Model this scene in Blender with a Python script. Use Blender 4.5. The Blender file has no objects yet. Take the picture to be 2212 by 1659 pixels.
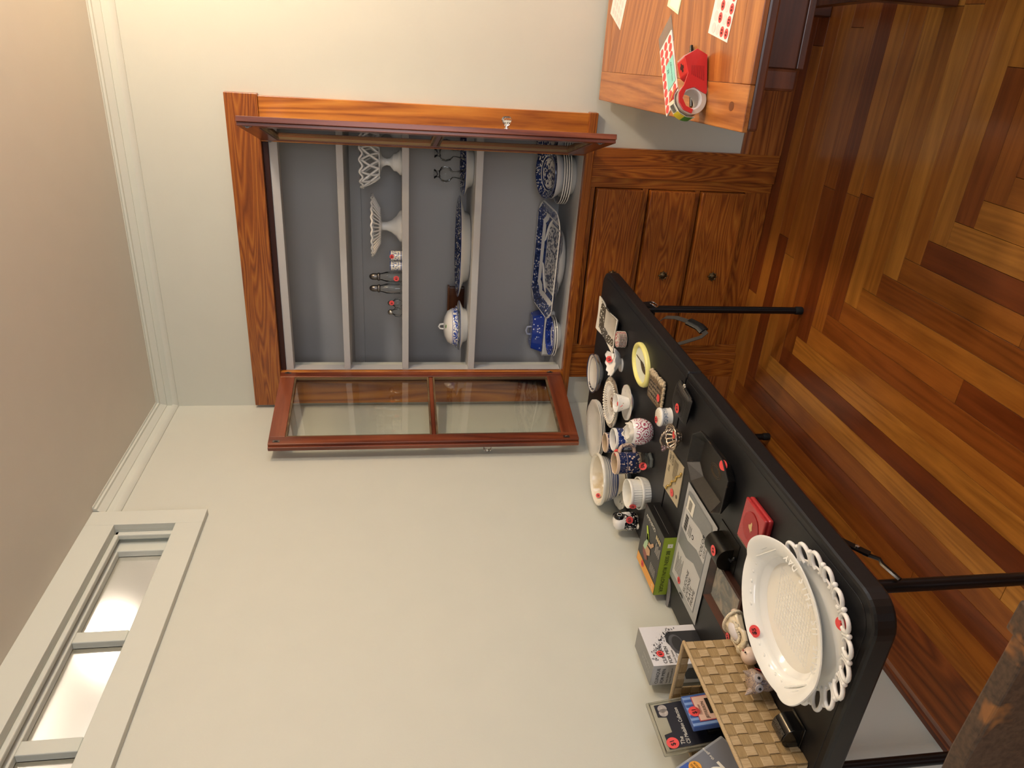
import bpy, math, random
from mathutils import Vector, Matrix
random.seed(7)
PI = math.pi
SC = bpy.context.scene
COL = SC.collection
V3 = Vector

# ------------------------------------------------------------------ colour
def lin(c):
    c = c / 255.0
    return c / 12.92 if c <= .04045 else ((c + .055) / 1.055) ** 2.4
def H(s):
    s = s.lstrip('#')
    return tuple(lin(int(s[i:i + 2], 16)) for i in (0, 2, 4)) + (1.0,)

# ------------------------------------------------------------------ camera (a phone held sideways: world up is picture left)
cam_d = bpy.data.cameras.new('camera')
cam = bpy.data.objects.new('camera', cam_d); COL.objects.link(cam)
cam_d.sensor_fit = 'HORIZONTAL'; cam_d.sensor_width = 36.0; cam_d.lens = 1576.71 / 2212 * 36.0
cam_d.clip_start = .02
RGT = V3((0.89143745, 0.4531126, -0.00531424))
DWN = V3((0.0659172, -0.14126806, -0.9877744))
FWD = V3((-0.44832375, 0.88018879, -0.15579955))
CAMP = V3((1.578, -2.908, 1.55))
mw = Matrix.Identity(4)
for i in range(3):
    mw[i][0] = DWN[i]; mw[i][1] = RGT[i]; mw[i][2] = -FWD[i]; mw[i][3] = CAMP[i]
cam.matrix_world = mw
SC.camera = cam

# ------------------------------------------------------------------ world, light, exposure
W = bpy.data.worlds.new('world'); SC.world = W; W.use_nodes = True
bg = W.node_tree.nodes['Background']
bg.inputs[0].default_value = H('#cfe0f5'); bg.inputs[1].default_value = .35
SC.view_settings.view_transform = 'Standard'; SC.view_settings.look = 'None'
SC.view_settings.gamma = 1.0; SC.view_settings.use_curve_mapping = False
SC.view_settings.exposure = 0.4

def area(name, loc, target, sx, sy, energy, col):
    d = bpy.data.lights.new(name, 'AREA'); d.shape = 'RECTANGLE'; d.size = sx; d.size_y = sy
    d.energy = energy; d.color = H(col)[:3]
    o = bpy.data.objects.new(name, d); COL.objects.link(o); o.location = loc
    o.rotation_euler = (V3(target) - V3(loc)).to_track_quat('-Z', 'Y').to_euler()
    return o
# daylight coming in by the two windows of the room (right wall and the wall behind the camera)
area('window_daylight', (4.42, -.72, 1.5), (0, -.72, 1.3), 1.05, 1.6, 20, '#eaf2ff')
area('window_daylight_rear', (2.6, -5.35, 1.55), (1.6, 0, .9), 1.6, 1.5, 34, '#f4f6ff')

# ------------------------------------------------------------------ material helpers
class T:
    """small node-graph builder around one Principled material"""
    def __init__(s, name):
        s.m = bpy.data.materials.new(name); s.m.use_nodes = True
        s.t = s.m.node_tree; s.n = s.t.nodes; s.l = s.t.links
        s.b = s.n['Principled BSDF']
    def put(s, sock, val):
        if isinstance(val, bpy.types.NodeSocket): s.l.new(val, sock)
        elif isinstance(val, (int, float)) and sock.type in ('RGBA',): sock.default_value = (val, val, val, 1)
        elif isinstance(val, (int, float)) and sock.type == 'VECTOR': sock.default_value = (val,) * 3
        else: sock.default_value = val
    def set(s, **k):
        names = dict(col='Base Color', rough='Roughness', metal='Metallic', trans='Transmission Weight', ior='IOR', coat='Coat Weight',
                     coatr='Coat Roughness', spec='Specular IOR Level', emit='Emission Color', es='Emission Strength', alpha='Alpha',
                     sheen='Sheen Weight', normal='Normal', sss='Subsurface Weight')
        for a, v in k.items(): s.put(s.b.inputs[names[a]], v)
        return s
    def oc(s, rnd=0.0):
        tc = s.n.new('ShaderNodeTexCoord').outputs['Object']
        if not rnd: return tc
        r = s.n.new('ShaderNodeObjectInfo').outputs['Random']
        return s.vm('ADD', tc, s.vm('SCALE', (3.1, 7.7, 5.3), None, s.f('MULTIPLY', r, rnd)))
    def rand(s): return s.n.new('ShaderNodeObjectInfo').outputs['Random']
    def vm(s, op, a, b=None, scale=None):
        n = s.n.new('ShaderNodeVectorMath'); n.operation = op
        s.put(n.inputs[0], a)
        if b is not None: s.put(n.inputs[1], b)
        if scale is not None: s.put(n.inputs['Scale'], scale)
        return n.outputs['Value'] if op == 'LENGTH' else n.outputs[0]
    def f(s, op, a, b=None, c=None):
        n = s.n.new('ShaderNodeMath'); n.operation = op
        s.put(n.inputs[0], a)
        if b is not None: s.put(n.inputs[1], b)
        if c is not None: s.put(n.inputs[2], c)
        return n.outputs[0]
    def xyz(s, v):
        n = s.n.new('ShaderNodeSeparateXYZ'); s.put(n.inputs[0], v); return n.outputs
    def cxyz(s, x, y, z):
        n = s.n.new('ShaderNodeCombineXYZ'); s.put(n.inputs[0], x); s.put(n.inputs[1], y); s.put(n.inputs[2], z); return n.outputs[0]
    def noise(s, v, sc, det=3, rough=.5, dist=0, out='Fac'):
        n = s.n.new('ShaderNodeTexNoise'); s.put(n.inputs['Vector'], v); n.inputs['Scale'].default_value = sc
        n.inputs['Detail'].default_value = det; n.inputs['Roughness'].default_value = rough; n.inputs['Distortion'].default_value = dist
        return n.outputs[out]
    def voro(s, v, sc, out='Distance', feat='F1', rnd=1.0):
        n = s.n.new('ShaderNodeTexVoronoi'); n.feature = feat; s.put(n.inputs['Vector'], v); n.inputs['Scale'].default_value = sc
        n.inputs['Randomness'].default_value = rnd
        return n.outputs[out]
    def wave(s, v, sc, dist=0, det=2, dsc=1, d='X', kind='BANDS'):
        n = s.n.new('ShaderNodeTexWave'); n.wave_type = kind
        if kind == 'BANDS': n.bands_direction = d
        else: n.rings_direction = d
        s.put(n.inputs['Vector'], v); n.inputs['Scale'].default_value = sc; n.inputs['Distortion'].default_value = dist
        n.inputs['Detail'].default_value = det; n.inputs['Detail Scale'].default_value = dsc
        return n.outputs['Fac']
    def ramp(s, fac, stops, const=False):
        n = s.n.new('ShaderNodeValToRGB'); s.put(n.inputs[0], fac); e = n.color_ramp.elements
        if const: n.color_ramp.interpolation = 'CONSTANT'
        while len(e) < len(stops): e.new(.5)
        for i, (p, c) in enumerate(stops):
            e[i].position = p; e[i].color = H(c) if isinstance(c, str) else c
        return n.outputs[0]
    def mix(s, fac, a, b, mode='MIX'):
        n = s.n.new('ShaderNodeMix'); n.data_type = 'RGBA'; n.blend_type = mode
        s.put(n.inputs[0], fac)
        s.put(n.inputs[6], H(a) if isinstance(a, str) else a); s.put(n.inputs[7], H(b) if isinstance(b, str) else b)
        return n.outputs[2]
    def bump(s, h, strength=.2, dist=.01):
        n = s.n.new('ShaderNodeBump'); n.inputs['Strength'].default_value = strength; n.inputs['Distance'].default_value = dist
        s.put(n.inputs['Height'], h); s.put(s.b.inputs['Normal'], n.outputs[0]); return s
    def step(s, x, a, b):      # 1 where a<x<b
        return s.f('MULTIPLY', s.f('GREATER_THAN', x, a), s.f('LESS_THAN', x, b))

_mc = {}
def M(name, col='#ffffff', rough=.5, metal=0.0, coat=0.0, trans=0.0, ior=1.45, spec=.5, emit=None, es=0, noise=0, nscale=40, bump=0, sss=0):
    if name in _mc: return _mc[name]
    t = T(name); c = H(col)
    if noise:
        n = t.noise(t.oc(), nscale, 4)
        d = tuple(x * (1 - noise) for x in c[:3]) + (1,); u = tuple(min(1, x * (1 + noise)) for x in c[:3]) + (1,)
        t.set(col=t.ramp(n, [(.3, d), (.7, u)]))
        if bump: t.bump(n, bump, .004)
    else: t.set(col=c)
    t.set(rough=rough, metal=metal, coat=coat, trans=trans, ior=ior, spec=spec)
    if sss: t.set(sss=sss); t.b.inputs['Subsurface Radius'].default_value = (.02, .02, .02); t.b.inputs['Subsurface Scale'].default_value = .3
    if emit: t.set(emit=H(emit), es=es)
    _mc[name] = t.m; return t.m

def wood(name, dark, mid, light, axis=0, figure=9.0, fine=130.0, rough=.32, coat=.25, rand=1.0, spread=.25, rings=1.0):
    """varnished timber: stretched noise for the pores, distorted bands for the growth rings; every board its own offset and tone"""
    if name in _mc: return _mc[name]
    t = T(name); v = t.oc(rand); x = t.xyz(v)
    st = [1.0, 1.0, 1.0]; st[axis] = .07
    sv = t.cxyz(t.f('MULTIPLY', x[0], st[0]), t.f('MULTIPLY', x[1], st[1]), t.f('MULTIPLY', x[2], st[2]))
    big = t.noise(sv, figure * .6, 2, .5, .4)
    ring = t.f('PINGPONG', t.f('MULTIPLY', big, figure * 1.6 * rings), .5)
    ring = t.f('MULTIPLY', ring, 2.0)
    fn = t.noise(sv, fine, 3, .6)
    fac = t.f('ADD', t.f('MULTIPLY', ring, .55), t.f('MULTIPLY', fn, .45))
    fac = t.f('ADD', fac, t.f('MULTIPLY', t.f('SUBTRACT', t.rand(), .5), spread * 2))
    col = t.ramp(fac, [(.15, dark), (.5, mid), (.85, light)])
    t.set(col=col, rough=rough, coat=coat, coatr=.2).bump(fn, .06, .003)
    _mc[name] = t.m; return t.m

def transfer(name, base, ink, bands=(), rings=(), mode='plate', ab=(1, 1), rough=.12, ink2=None, seed=0.0):
    """printed china: the ink sits in radial bands (plate) or height bands (cup) with a mottled scene inside each band"""
    if name in _mc: return _mc[name]
    t = T(name); o = t.oc(); x = t.xyz(o)
    if mode == 'plate':
        k = t.vm('LENGTH', t.cxyz(t.f('DIVIDE', x[0], ab[0]), t.f('DIVIDE', x[1], ab[1]), 0.0))
    else: k = x[2]
    face = t.f('GREATER_THAN', t.xyz(t.n.new('ShaderNodeTexCoord').outputs['Normal'])[2], .12) if mode == 'plate' else None
    mask = None
    p = t.vm('ADD', o, (seed, seed * 1.7, seed * .6))
    for lo, hi, sc, thr in bands:
        n = t.f('ADD', t.f('MULTIPLY', t.noise(p, sc, 4, .65, .6), .7), t.f('MULTIPLY', t.voro(p, sc * 1.4), .45))
        m = t.f('MULTIPLY', t.f('GREATER_THAN', n, thr), t.step(k, lo, hi))
        mask = m if mask is None else t.f('MAXIMUM', mask, m)
    for lo, hi in rings:
        m = t.step(k, lo, hi); mask = m if mask is None else t.f('MAXIMUM', mask, m)
    if face is not None and mask is not None: mask = t.f('MULTIPLY', mask, face)
    inkc = H(ink)
    if ink2: inkc = t.mix(t.f('GREATER_THAN', t.noise(p, 25, 2), .52), ink, ink2)
    t.set(col=t.mix(mask, base, inkc) if mask is not None else H(base), rough=rough, coat=.3, coatr=.06)
    _mc[name] = t.m; return t.m

# ------------------------------------------------------------------ mesh helpers
class B:
    def __init__(s): s.v = []; s.f = []
    def add(s, vs, fs):
        k = len(s.v); s.v += [V3(p) for p in vs]; s.f += [tuple(i + k for i in f) for f in fs]; return s
    def box(s, x0, x1, y0, y1, z0, z1):
        if x0 > x1: x0, x1 = x1, x0
        if y0 > y1: y0, y1 = y1, y0
        if z0 > z1: z0, z1 = z1, z0
        return s.add([(x0, y0, z0), (x1, y0, z0), (x1, y1, z0), (x0, y1, z0), (x0, y0, z1), (x1, y0, z1), (x1, y1, z1), (x0, y1, z1)],
                     [(3, 2, 1, 0), (4, 5, 6, 7), (0, 1, 5, 4), (1, 2, 6, 5), (2, 3, 7, 6), (3, 0, 4, 7)])
    def prism(s, pts, z0, z1, inset=0.0):
        n = len(pts)
        if inset:
            c = V3((sum(p[0] for p in pts) / n, sum(p[1] for p in pts) / n))
            top = [tuple(c + (V3(p[:2]) - c) * inset) for p in pts]
        else: top = pts
        return s.add([(p[0], p[1], z0) for p in pts] + [(p[0], p[1], z1) for p in top],
                     [tuple(reversed(range(n))), tuple(range(n, 2 * n))] + [(i, (i + 1) % n, n + (i + 1) % n, n + i) for i in range(n)])
    def lathe(s, prof, seg=48, c=(0, 0, 0), sx=1, sy=1, mod=None, caps=True):
        vs = []; fs = []; n = len(prof)
        for j in range(seg):
            a = 2 * PI * j / seg
            for i, (r, z) in enumerate(prof):
                q = mod(a, r, z, i) if mod else (r, z)
                vs.append((c[0] + q[0] * sx * math.cos(a), c[1] + q[0] * sy * math.sin(a), c[2] + q[1]))
        for j in range(seg):
            k = (j + 1) % seg
            for i in range(n - 1): fs.append((j * n + i, k * n + i, k * n + i + 1, j * n + i + 1))
        if caps:
            if prof[0][0] > 1e-6: fs.append(tuple(reversed([j * n for j in range(seg)])))
            if prof[-1][0] > 1e-6: fs.append(tuple(j * n + n - 1 for j in range(seg)))
        return s.add(vs, fs)
    def tube(s, path, r, seg=8, closed=False, flat=None, up=None):
        P = [V3(p) for p in path]; n = len(P); vs = []; fs = []; prev = None
        for i in range(n):
            if closed: d = P[(i + 1) % n] - P[i - 1]
            else: d = P[min(i + 1, n - 1)] - P[max(i - 1, 0)]
            if d.length < 1e-9: d = V3((0, 0, 1))
            d.normalize()
            if up is not None: a = V3(up) - d * V3(up).dot(d)
            elif prev is None:
                a = V3((0, 0, 1)) if abs(d.z) < .9 else V3((1, 0, 0)); a = a - d * a.dot(d)
            else: a = prev - d * prev.dot(d)
            a.normalize(); prev = a; b = d.cross(a)
            ri = r[i] if isinstance(r, (list, tuple)) else r
            fl = flat if flat else 1.0
            for k in range(seg):
                t = 2 * PI * (k + .5) / seg
                vs.append(P[i] + a * (ri * fl * math.cos(t)) + b * (ri * math.sin(t)))
        m = n if closed else n - 1
        for i in range(m):
            q = (i + 1) % n
            for k in range(seg): fs.append((i * seg + k, i * seg + (k + 1) % seg, q * seg + (k + 1) % seg, q * seg + k))
        if not closed:
            fs.append(tuple(reversed(range(seg)))); fs.append(tuple((n - 1) * seg + k for k in range(seg)))
        return s.add(vs, fs)
    def ball(s, c, rx, ry=None, rz=None, seg=16, rings=10):
        ry = ry or rx; rz = rz or rx
        prof = [(math.sin(PI * i / rings), -math.cos(PI * i / rings)) for i in range(rings + 1)]
        vs = []; fs = []
        k = len(s.v)
        b = B().lathe(prof, seg, caps=False)
        return s.add([(c[0] + p.x * rx, c[1] + p.y * ry, c[2] + p.z * rz) for p in b.v], b.f)
    def xf(s, mat): s.v = [mat @ p for p in s.v]; return s
    def join(s, o): return s.add(o.v, o.f)
    def build(s, name, mat, parent=None, world=False, smooth=None, bevel=0, kind=None, label=None):
        off = V3((0, 0, 0))
        if world and parent:
            q = parent
            while q: off += q.location; q = q.parent
        me = bpy.data.meshes.new(name); me.from_pydata([tuple(p - off) for p in s.v], [], s.f)
        me.validate(); me.update()
        if smooth is not None:
            me.polygons.foreach_set('use_smooth', [True] * len(me.polygons))
            if smooth < 180: me.set_sharp_from_angle(angle=math.radians(smooth))
        me.materials.append(mat)
        o = bpy.data.objects.new(name, me); COL.objects.link(o)
        if parent: o.parent = parent
        if bevel:
            m = o.modifiers.new('bevel', 'BEVEL'); m.width = bevel; m.segments = 2; m.limit_method = 'ANGLE'; m.harden_normals = False
        if kind: o['kind'] = kind
        if label: o['label'] = label
        return o

def thing(name, label, cat, loc=(0, 0, 0), rz=0, group=None):
    o = bpy.data.objects.new(name, None); COL.objects.link(o); o.location = loc; o.rotation_euler = (0, 0, rz)
    o.empty_display_size = .05
    o['label'] = label; o['category'] = cat
    if group: o['group'] = group
    return o
def tag(o, label, cat, group=None):
    o['label'] = label; o['category'] = cat
    if group: o['group'] = group
    return o
def struct(o): o['kind'] = 'structure'; return o

_txt = {}
def textmesh(s, align='LEFT', shear=0, bold=0):
    k = (s, align, shear, bold)
    if k in _txt: return _txt[k]
    cu = bpy.data.curves.new('lettering', 'FONT'); cu.body = s; cu.align_x = align; cu.align_y = 'CENTER'; cu.size = 1.0; cu.shear = shear
    cu.resolution_u = 3; cu.offset = bold
    o = bpy.data.objects.new('lettering_source', cu); COL.objects.link(o)
    bpy.context.view_layer.update()
    dg = bpy.context.evaluated_depsgraph_get(); ev = o.evaluated_get(dg); me = ev.to_mesh()
    r = ([tuple(v.co) for v in me.vertices], [tuple(p.vertices) for p in me.polygons])
    ev.to_mesh_clear(); bpy.data.objects.remove(o); bpy.data.curves.remove(cu)
    _txt[k] = r; return r

INK = lambda: M('black_ink', '#111013', .6)
class Frame:
    """a flat face: origin O, text-right U, text-up Vv, all in the parent's local space"""
    def __init__(s, parent, O, U, Vv, off=.0006):
        s.p = parent; s.O = V3(O); s.U = V3(U).normalized(); s.W = V3(Vv); s.W = (s.W - s.U * s.W.dot(s.U)).normalized()
        s.N = s.U.cross(s.W); s.off = off
    def at(s, u, v, k=1.0): return s.O + s.U * u + s.W * v + s.N * (s.off * k)
    def poly(s, name, pts, mat, k=1.0, parent=None, label=None):
        b = B().add([s.at(u, v, k) for u, v in pts], [tuple(range(len(pts)))])
        return b.build(name, mat, parent or s.p, label=label)
    def rect(s, name, u0, v0, u1, v1, mat, k=1.0, parent=None): return s.poly(name, [(u0, v0), (u1, v0), (u1, v1), (u0, v1)], mat, k, parent)
    def disc(s, name, u, v, r, mat, k=1.0, ry=None, seg=28, parent=None, label=None):
        return s.poly(name, [(u + r * math.cos(2 * PI * i / seg), v + (ry or r) * math.sin(2 * PI * i / seg)) for i in range(seg)], mat, k, parent, label)
    def text(s, txt, u, v, size, mat=None, k=2.0, align='LEFT', rot=0, sx=1.0, shear=0, parent=None, bold=0, name='lettering'):
        vs, fs = textmesh(txt, align, shear, bold)
        c, n = math.cos(rot), math.sin(rot)
        pts = []
        for x, y, z in vs:
            x *= size * sx; y *= size
            pts.append(s.at(u + x * c - y * n, v + x * n + y * c, k))
        return B().add(pts, fs).build(name, mat or INK(), parent or s.p)
    def sticker(s, u, v, r, txt='$5', size=None, rot=0, k=3.0):
        st = s.disc('price_sticker', u, v, r, M('sticker_red', '#e8504f', .45), k, label='round red price sticker')
        z = size or r * 1.05
        s.text(txt, u, v, z, INK(), k + 1, 'CENTER', rot, parent=st, bold=.015)
        return st

# horizontal directions as the camera sees them
CR = V3((.8914, .4531, 0)).normalized(); CF = V3((-.4531, .8914, 0)).normalized()
UP = V3((0, 0, 1))
def flatframe(p, O): return Frame(p, O, CR, CF)
def faceframe(p, O, tilt=0.0): return Frame(p, O, CR, UP * math.cos(tilt) + CF * math.sin(tilt))

# ------------------------------------------------------------------ shared materials
def paint(name, col, bump=.05):
    t = T(name); n = t.noise(t.oc(), 9, 4); n2 = t.noise(t.oc(), 180, 3)
    c = H(col); d = tuple(x * .985 for x in c[:3]) + (1,)
    t.set(col=t.ramp(n, [(.35, d), (.65, c)]), rough=.55).bump(n2, bump, .003)
    return t.m
WALL = paint('cream_wall_paint', '#cccec3')
TRIMP = paint('cream_trim_paint', '#d0d3c9', .02)
CEIL = paint('ceiling_paint', '#d0c9bc')
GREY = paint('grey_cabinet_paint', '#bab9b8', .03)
GREYD = paint('grey_cabinet_paint_shaded', '#b6b5b4', .03)  # same grey paint, tinted slightly darker for the shade inside the cabinet
FIRX = wood('fir_grain_across', '#70360f', '#945018', '#aa6a26', 0, figure=18, spread=.05)
FIRZ = wood('fir_grain_upright', '#70360f', '#985319', '#ae6d28', 2, figure=18, spread=.05)
FIRZL = wood('fir_grain_upright_light', '#8a4814', '#b86e22', '#cc8834', 2, figure=9, spread=.03)
FIRXL = wood('fir_baseboard', '#6a3412', '#945220', '#ac6a2e', 0, figure=11, spread=.04)
FIRYL = wood('fir_baseboard_left', '#552410', '#783c18', '#904f22', 1, figure=11, spread=.04)
DOORW = wood('red_door_wood', '#54200e', '#74361c', '#8a4a2c', 2, figure=8, spread=.05)
DOORX = wood('red_door_wood_rail', '#54200e', '#74361c', '#8a4a2c', 0, figure=8, spread=.05)
PUTTY = wood('putty_edge_wood', '#4a3420', '#604a30', '#77603f', 2, figure=6, spread=.05, rough=.6, coat=0)
GLASS = None
def glass(name='clear_glass', col='#ffffff', rough=.0, ior=1.45):
    if name in _mc: return _mc[name]
    t = T(name); t.set(col=H(col), rough=rough, trans=1.0, ior=ior)
    _mc[name] = t.m; return t.m
def pane_glass(name='window_pane_glass', tint='#fbfcfa', refl=.5):
    # thin pane: mostly see-through, mirror-like at grazing angles
    if name in _mc: return _mc[name]
    m = bpy.data.materials.new(name); m.use_nodes = True; n = m.node_tree.nodes; l = m.node_tree.links
    n.remove(n['Principled BSDF']); out = n['Material Output']
    tr = n.new('ShaderNodeBsdfTransparent'); tr.inputs[0].default_value = H(tint)
    gl = n.new('ShaderNodeBsdfGlossy'); gl.inputs['Roughness'].default_value = .03
    fr = n.new('ShaderNodeLayerWeight'); fr.inputs[0].default_value = .22
    mu = n.new('ShaderNodeMath'); mu.operation = 'MULTIPLY'; mu.inputs[1].default_value = refl * 2
    mx = n.new('ShaderNodeMixShader')
    l.new(fr.outputs[0], mu.inputs[0]); l.new(mu.outputs[0], mx.inputs[0]); l.new(tr.outputs[0], mx.inputs[1]); l.new(gl.outputs[0], mx.inputs[2])
    l.new(mx.outputs[0], out.inputs[0]); _mc[name] = m; return m
WHITE = M('white_glaze', '#f2efe8', .12, coat=.3)
CREAM = M('cream_glaze', '#efe7d4', .14, coat=.3)
MILK = M('milk_glass', '#f4f4f1', .08, coat=.4, sss=.15)
BLACKM = M('black_metal', '#101012', .3, metal=.2)
CHROME = M('chrome', '#d8d8d8', .15, metal=1)
#@@STRUCT
# ================================================================== THE ROOM
XR, YF, ZC = 4.5, -5.4, 2.55          # right wall, wall behind the camera, ceiling
b = B(); b.box(-.12, .15, 0, .12, 0, ZC); b.box(1.14, XR + .1, 0, .12, 0, ZC); b.box(.15, 1.14, 0, .12, 2.05, ZC)
struct(b.build('wall_back', WALL))
b = B(); b.box(-.12, 0, YF, 0, 0, 2.27); b.box(-.12, 0, YF, 0, 2.46, ZC); b.box(-.12, 0, -.845, 0, 2.27, 2.46); b.box(-.12, 0, YF, -2.9, 2.27, 2.46)
struct(b.build('wall_left', WALL))
b = B(); b.box(XR, XR + .1, YF, 0, 0, .65); b.box(XR, XR + .1, YF, 0, 2.35, ZC); b.box(XR, XR + .1, -.15, 0, .65, 2.35); b.box(XR, XR + .1, YF, -1.3, .65, 2.35)
struct(b.build('wall_right', WALL))
b = B(); b.box(-.12, XR + .1, YF - .1, YF, 0, .75); b.box(-.12, XR + .1, YF - .1, YF, 2.35, ZC); b.box(-.12, 1.7, YF - .1, YF, .75, 2.35); b.box(3.5, XR + .1, YF - .1, YF, .75, 2.35)
struct(b.build('wall_front', WALL))
struct(B().box(-.12, XR + .1, YF - .1, .12, ZC, ZC + .1).build('ceiling', CEIL))

# ---- floor: fir strips, two runs woven together on the corner diagonal
fl = struct(B().box(-.12, XR + .1, YF - .1, .12, -.08, -.02).build('floor', M('subfloor_dark', '#2a140a', .8)))
def floor_mat(name, axis):
    t = T(name); v = t.oc(1.0); x = t.xyz(v); st = [1.0, 1.0, 1.0]; st[axis] = .06
    sv = t.cxyz(t.f('MULTIPLY', x[0], st[0]), t.f('MULTIPLY', x[1], st[1]), x[2])
    big = t.noise(sv, 7, 2, .5, .5); ring = t.f('MULTIPLY', t.f('PINGPONG', t.f('MULTIPLY', big, 11), .5), 2)
    fn = t.noise(sv, 150, 3, .6); blot = t.noise(v, 6, 2)
    base = t.ramp(t.rand(), [(0, '#6c3415'), (.2, '#84481b'), (.5, '#965a21'), (.8, '#a66c29'), (1, '#b88036')])
    k = t.f('ADD', t.f('MULTIPLY', ring, .28), t.f('ADD', t.f('MULTIPLY', fn, .45), t.f('MULTIPLY', blot, .4)))
    sh = t.ramp(k, [(.25, (.62, .52, .45, 1)), (.75, (1.22, 1.22, 1.2, 1))])
    t.set(col=t.mix(1.0, base, sh, 'MULTIPLY'), rough=.28, coat=.5, coatr=.14).bump(fn, .05, .002)
    return t.m
FX, FY = floor_mat('floor_fir_along_back_wall', 0), floor_mat('floor_fir_along_left_wall', 1)
w = .0765; gap = .0012; LX, LY = 2.7, -3.6
def plank(x0, x1, y0, y1, mat):
    B().box(x0 + gap / 2, x1 - gap / 2, y0 + gap / 2, y1 - gap / 2, -.02, random.uniform(-.0006, 0.0)).build('plank', mat, fl, bevel=.0008)
for k in range(35):
    # strips parallel to the left wall, their ends butting on the strips of the other run
    x0 = k * w; ys = -k * w; cuts = []
    y = ys - random.uniform(.5, 2.4)
    while y > LY + .3: cuts.append(y); y -= random.uniform(.9, 2.4)
    e = [ys] + cuts + [LY]
    for a, c in zip(e, e[1:]):
        if x0 < LX and a - c > .02: plank(x0, x0 + w, c, a, FY)
    y1 = -k * w; xs = (k + 1) * w; cuts = []
    x = xs + random.uniform(.4, 2.0)
    while x < LX - .3: cuts.append(x); x += random.uniform(.8, 2.0)
    e = [xs] + cuts + [LX]
    for a, c in zip(e, e[1:]):
        if c - a > .02: plank(a, c, y1 - w, y1, FX)
rest = B().box(LX, XR, YF, 0, -.02, -.0005).box(0, LX, YF, LY, -.02, -.0005)
rest.build('plank_field', FY, fl, kind='stuff')

# ---- baseboards
def base_profile(h): return [(0, 0), (.022, 0), (.022, h - .02), (.016, h - .012), (.014, h), (0, h)]
def run(profile, p0, p1, nrm, m0=0, m1=0):
    """extrude (d, z) along p0->p1; nrm = out of the wall; m0/m1 mitre slope at the ends"""
    p0, p1, nrm = V3(p0), V3(p1), V3(nrm); d = (p1 - p0).normalized(); n = len(profile)
    vs = [p0 + nrm * a + d * (a * m0) + V3((0, 0, z)) for a, z in profile] + [p1 + nrm * a - d * (a * m1) + V3((0, 0, z)) for a, z in profile]
    fs = [tuple(range(n)), tuple(reversed(range(n, 2 * n)))] + [(i, n + i, n + (i + 1) % n, (i + 1) % n) for i in range(n)]
    return B().add(vs, fs)
struct(run(base_profile(.165), (1.145, 0, 0), (XR, 0, 0), (0, -1, 0)).build('baseboard_back', FIRXL))
struct(run(base_profile(.165), (.022, 0, 0), (.142, 0, 0), (0, -1, 0)).build('baseboard_corner', FIRXL))
struct(run(base_profile(.195), (0, 0, 0), (0, YF, 0), (1, 0, 0)).build('baseboard_left', FIRYL))
# ---- crown mouldings (bead, flat, cove) mitred in the corner
cp = [(0, -.078), (.004, -.078), (.008, -.075), (.016, -.064), (.017, -.059), (.006, -.058), (.006, -.034), (.010, -.033), (.014, -.027), (.024, -.013), (.031, -.011), (.031, -.004), (.038, -.002), (.038, 0), (0, 0)]
struct(run(cp, (0, 0, ZC), (XR, 0, ZC), (0, -1, 0), m0=1).build('trim_1', TRIMP, smooth=25))
struct(run(cp, (0, -.768, ZC), (0, 0, ZC), (1, 0, 0), m1=1).build('trim_2', TRIMP, smooth=25))

# ---- transom window in the left wall
y0, y1 = -.845, -2.75
wn = struct(B().box(.0, .022, -.772, y0, 2.187, ZC).box(0, .022, y0, -2.9, 2.46, ZC).box(0, .022, y0, -2.9, 2.187, 2.272).build('window_1', TRIMP, bevel=.0015))
B().box(-.025, -.006, y0, y0 - .02, 2.272, 2.46).box(-.025, -.006, y0, -2.9, 2.445, 2.46).build('stop_moulding', TRIMP, wn, bevel=.004)
sash = B().box(-.085, -.04, y0, -.905, 2.27, 2.46).box(-.085, -.04, -.905, -2.9, 2.44, 2.46).box(-.085, -.04, -.905, -2.9, 2.27, 2.302)
edges = [-.905]
yy = -1.25
while yy > -2.9:
    sash.box(-.085, -.04, yy, yy - .04, 2.302, 2.44); edges += [yy, yy - .04]; yy -= .345
sash.build('sash', TRIMP, wn, bevel=.003)
tg = T('seeded_glass'); n_ = tg.noise(tg.oc(), 30, 3); tg.set(col=H('#fff6ea'), rough=.3, trans=1.0, ior=1.25).bump(n_, .12, .004)
for i in range(0, len(edges) - 1, 2):
    a, c = edges[i], edges[i + 1] if i + 1 < len(edges) else -2.9
    B().box(-.066, -.062, a, c, 2.302, 2.44).build('pane', tg.m, wn)
# the lit room on the other side of the transom
ADJ = paint('adjoining_room_paint', '#f0eee8')
b = B(); b.box(-2.2, -2.1, -3.6, .3, 1.6, 2.85); b.box(-2.2, -.12, .2, .3, 1.6, 2.85); b.box(-2.2, -.12, -3.7, -3.6, 1.6, 2.85)
struct(b.build('wall_adjoining', ADJ))
struct(B().box(-2.2, -.12, -3.7, .3, 2.85, 2.9).build('ceiling_adjoining', ADJ))
struct(B().box(-2.2, -.12, -3.7, .3, 1.55, 1.6).build('floor_adjoining', ADJ))
lb = thing('light_bulb', 'glowing bare bulb seen through the transom glass', 'bulb', (-.56, -.757, 2.60))
B().ball((0, 0, -.01), .085, .085, .085).build('glass_globe', M('lit_bulb', '#ffffff', .5, emit='#fff6ea', es=9), lb, smooth=180)
B().lathe([(.03, .065), (.03, .10), (.045, .11), (.045, .25), (0, .25)], 16).build('socket', M('ivory_plastic', '#e8e0cf', .5), lb, smooth=40)
d = bpy.data.lights.new('bulb_light', 'POINT'); d.energy = 9; d.color = H('#fff6f2')[:3]; d.shadow_soft_size = .04
o = bpy.data.objects.new('bulb_light', d); COL.objects.link(o); o.location = (-.75, -1.1, 2.45)

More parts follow.
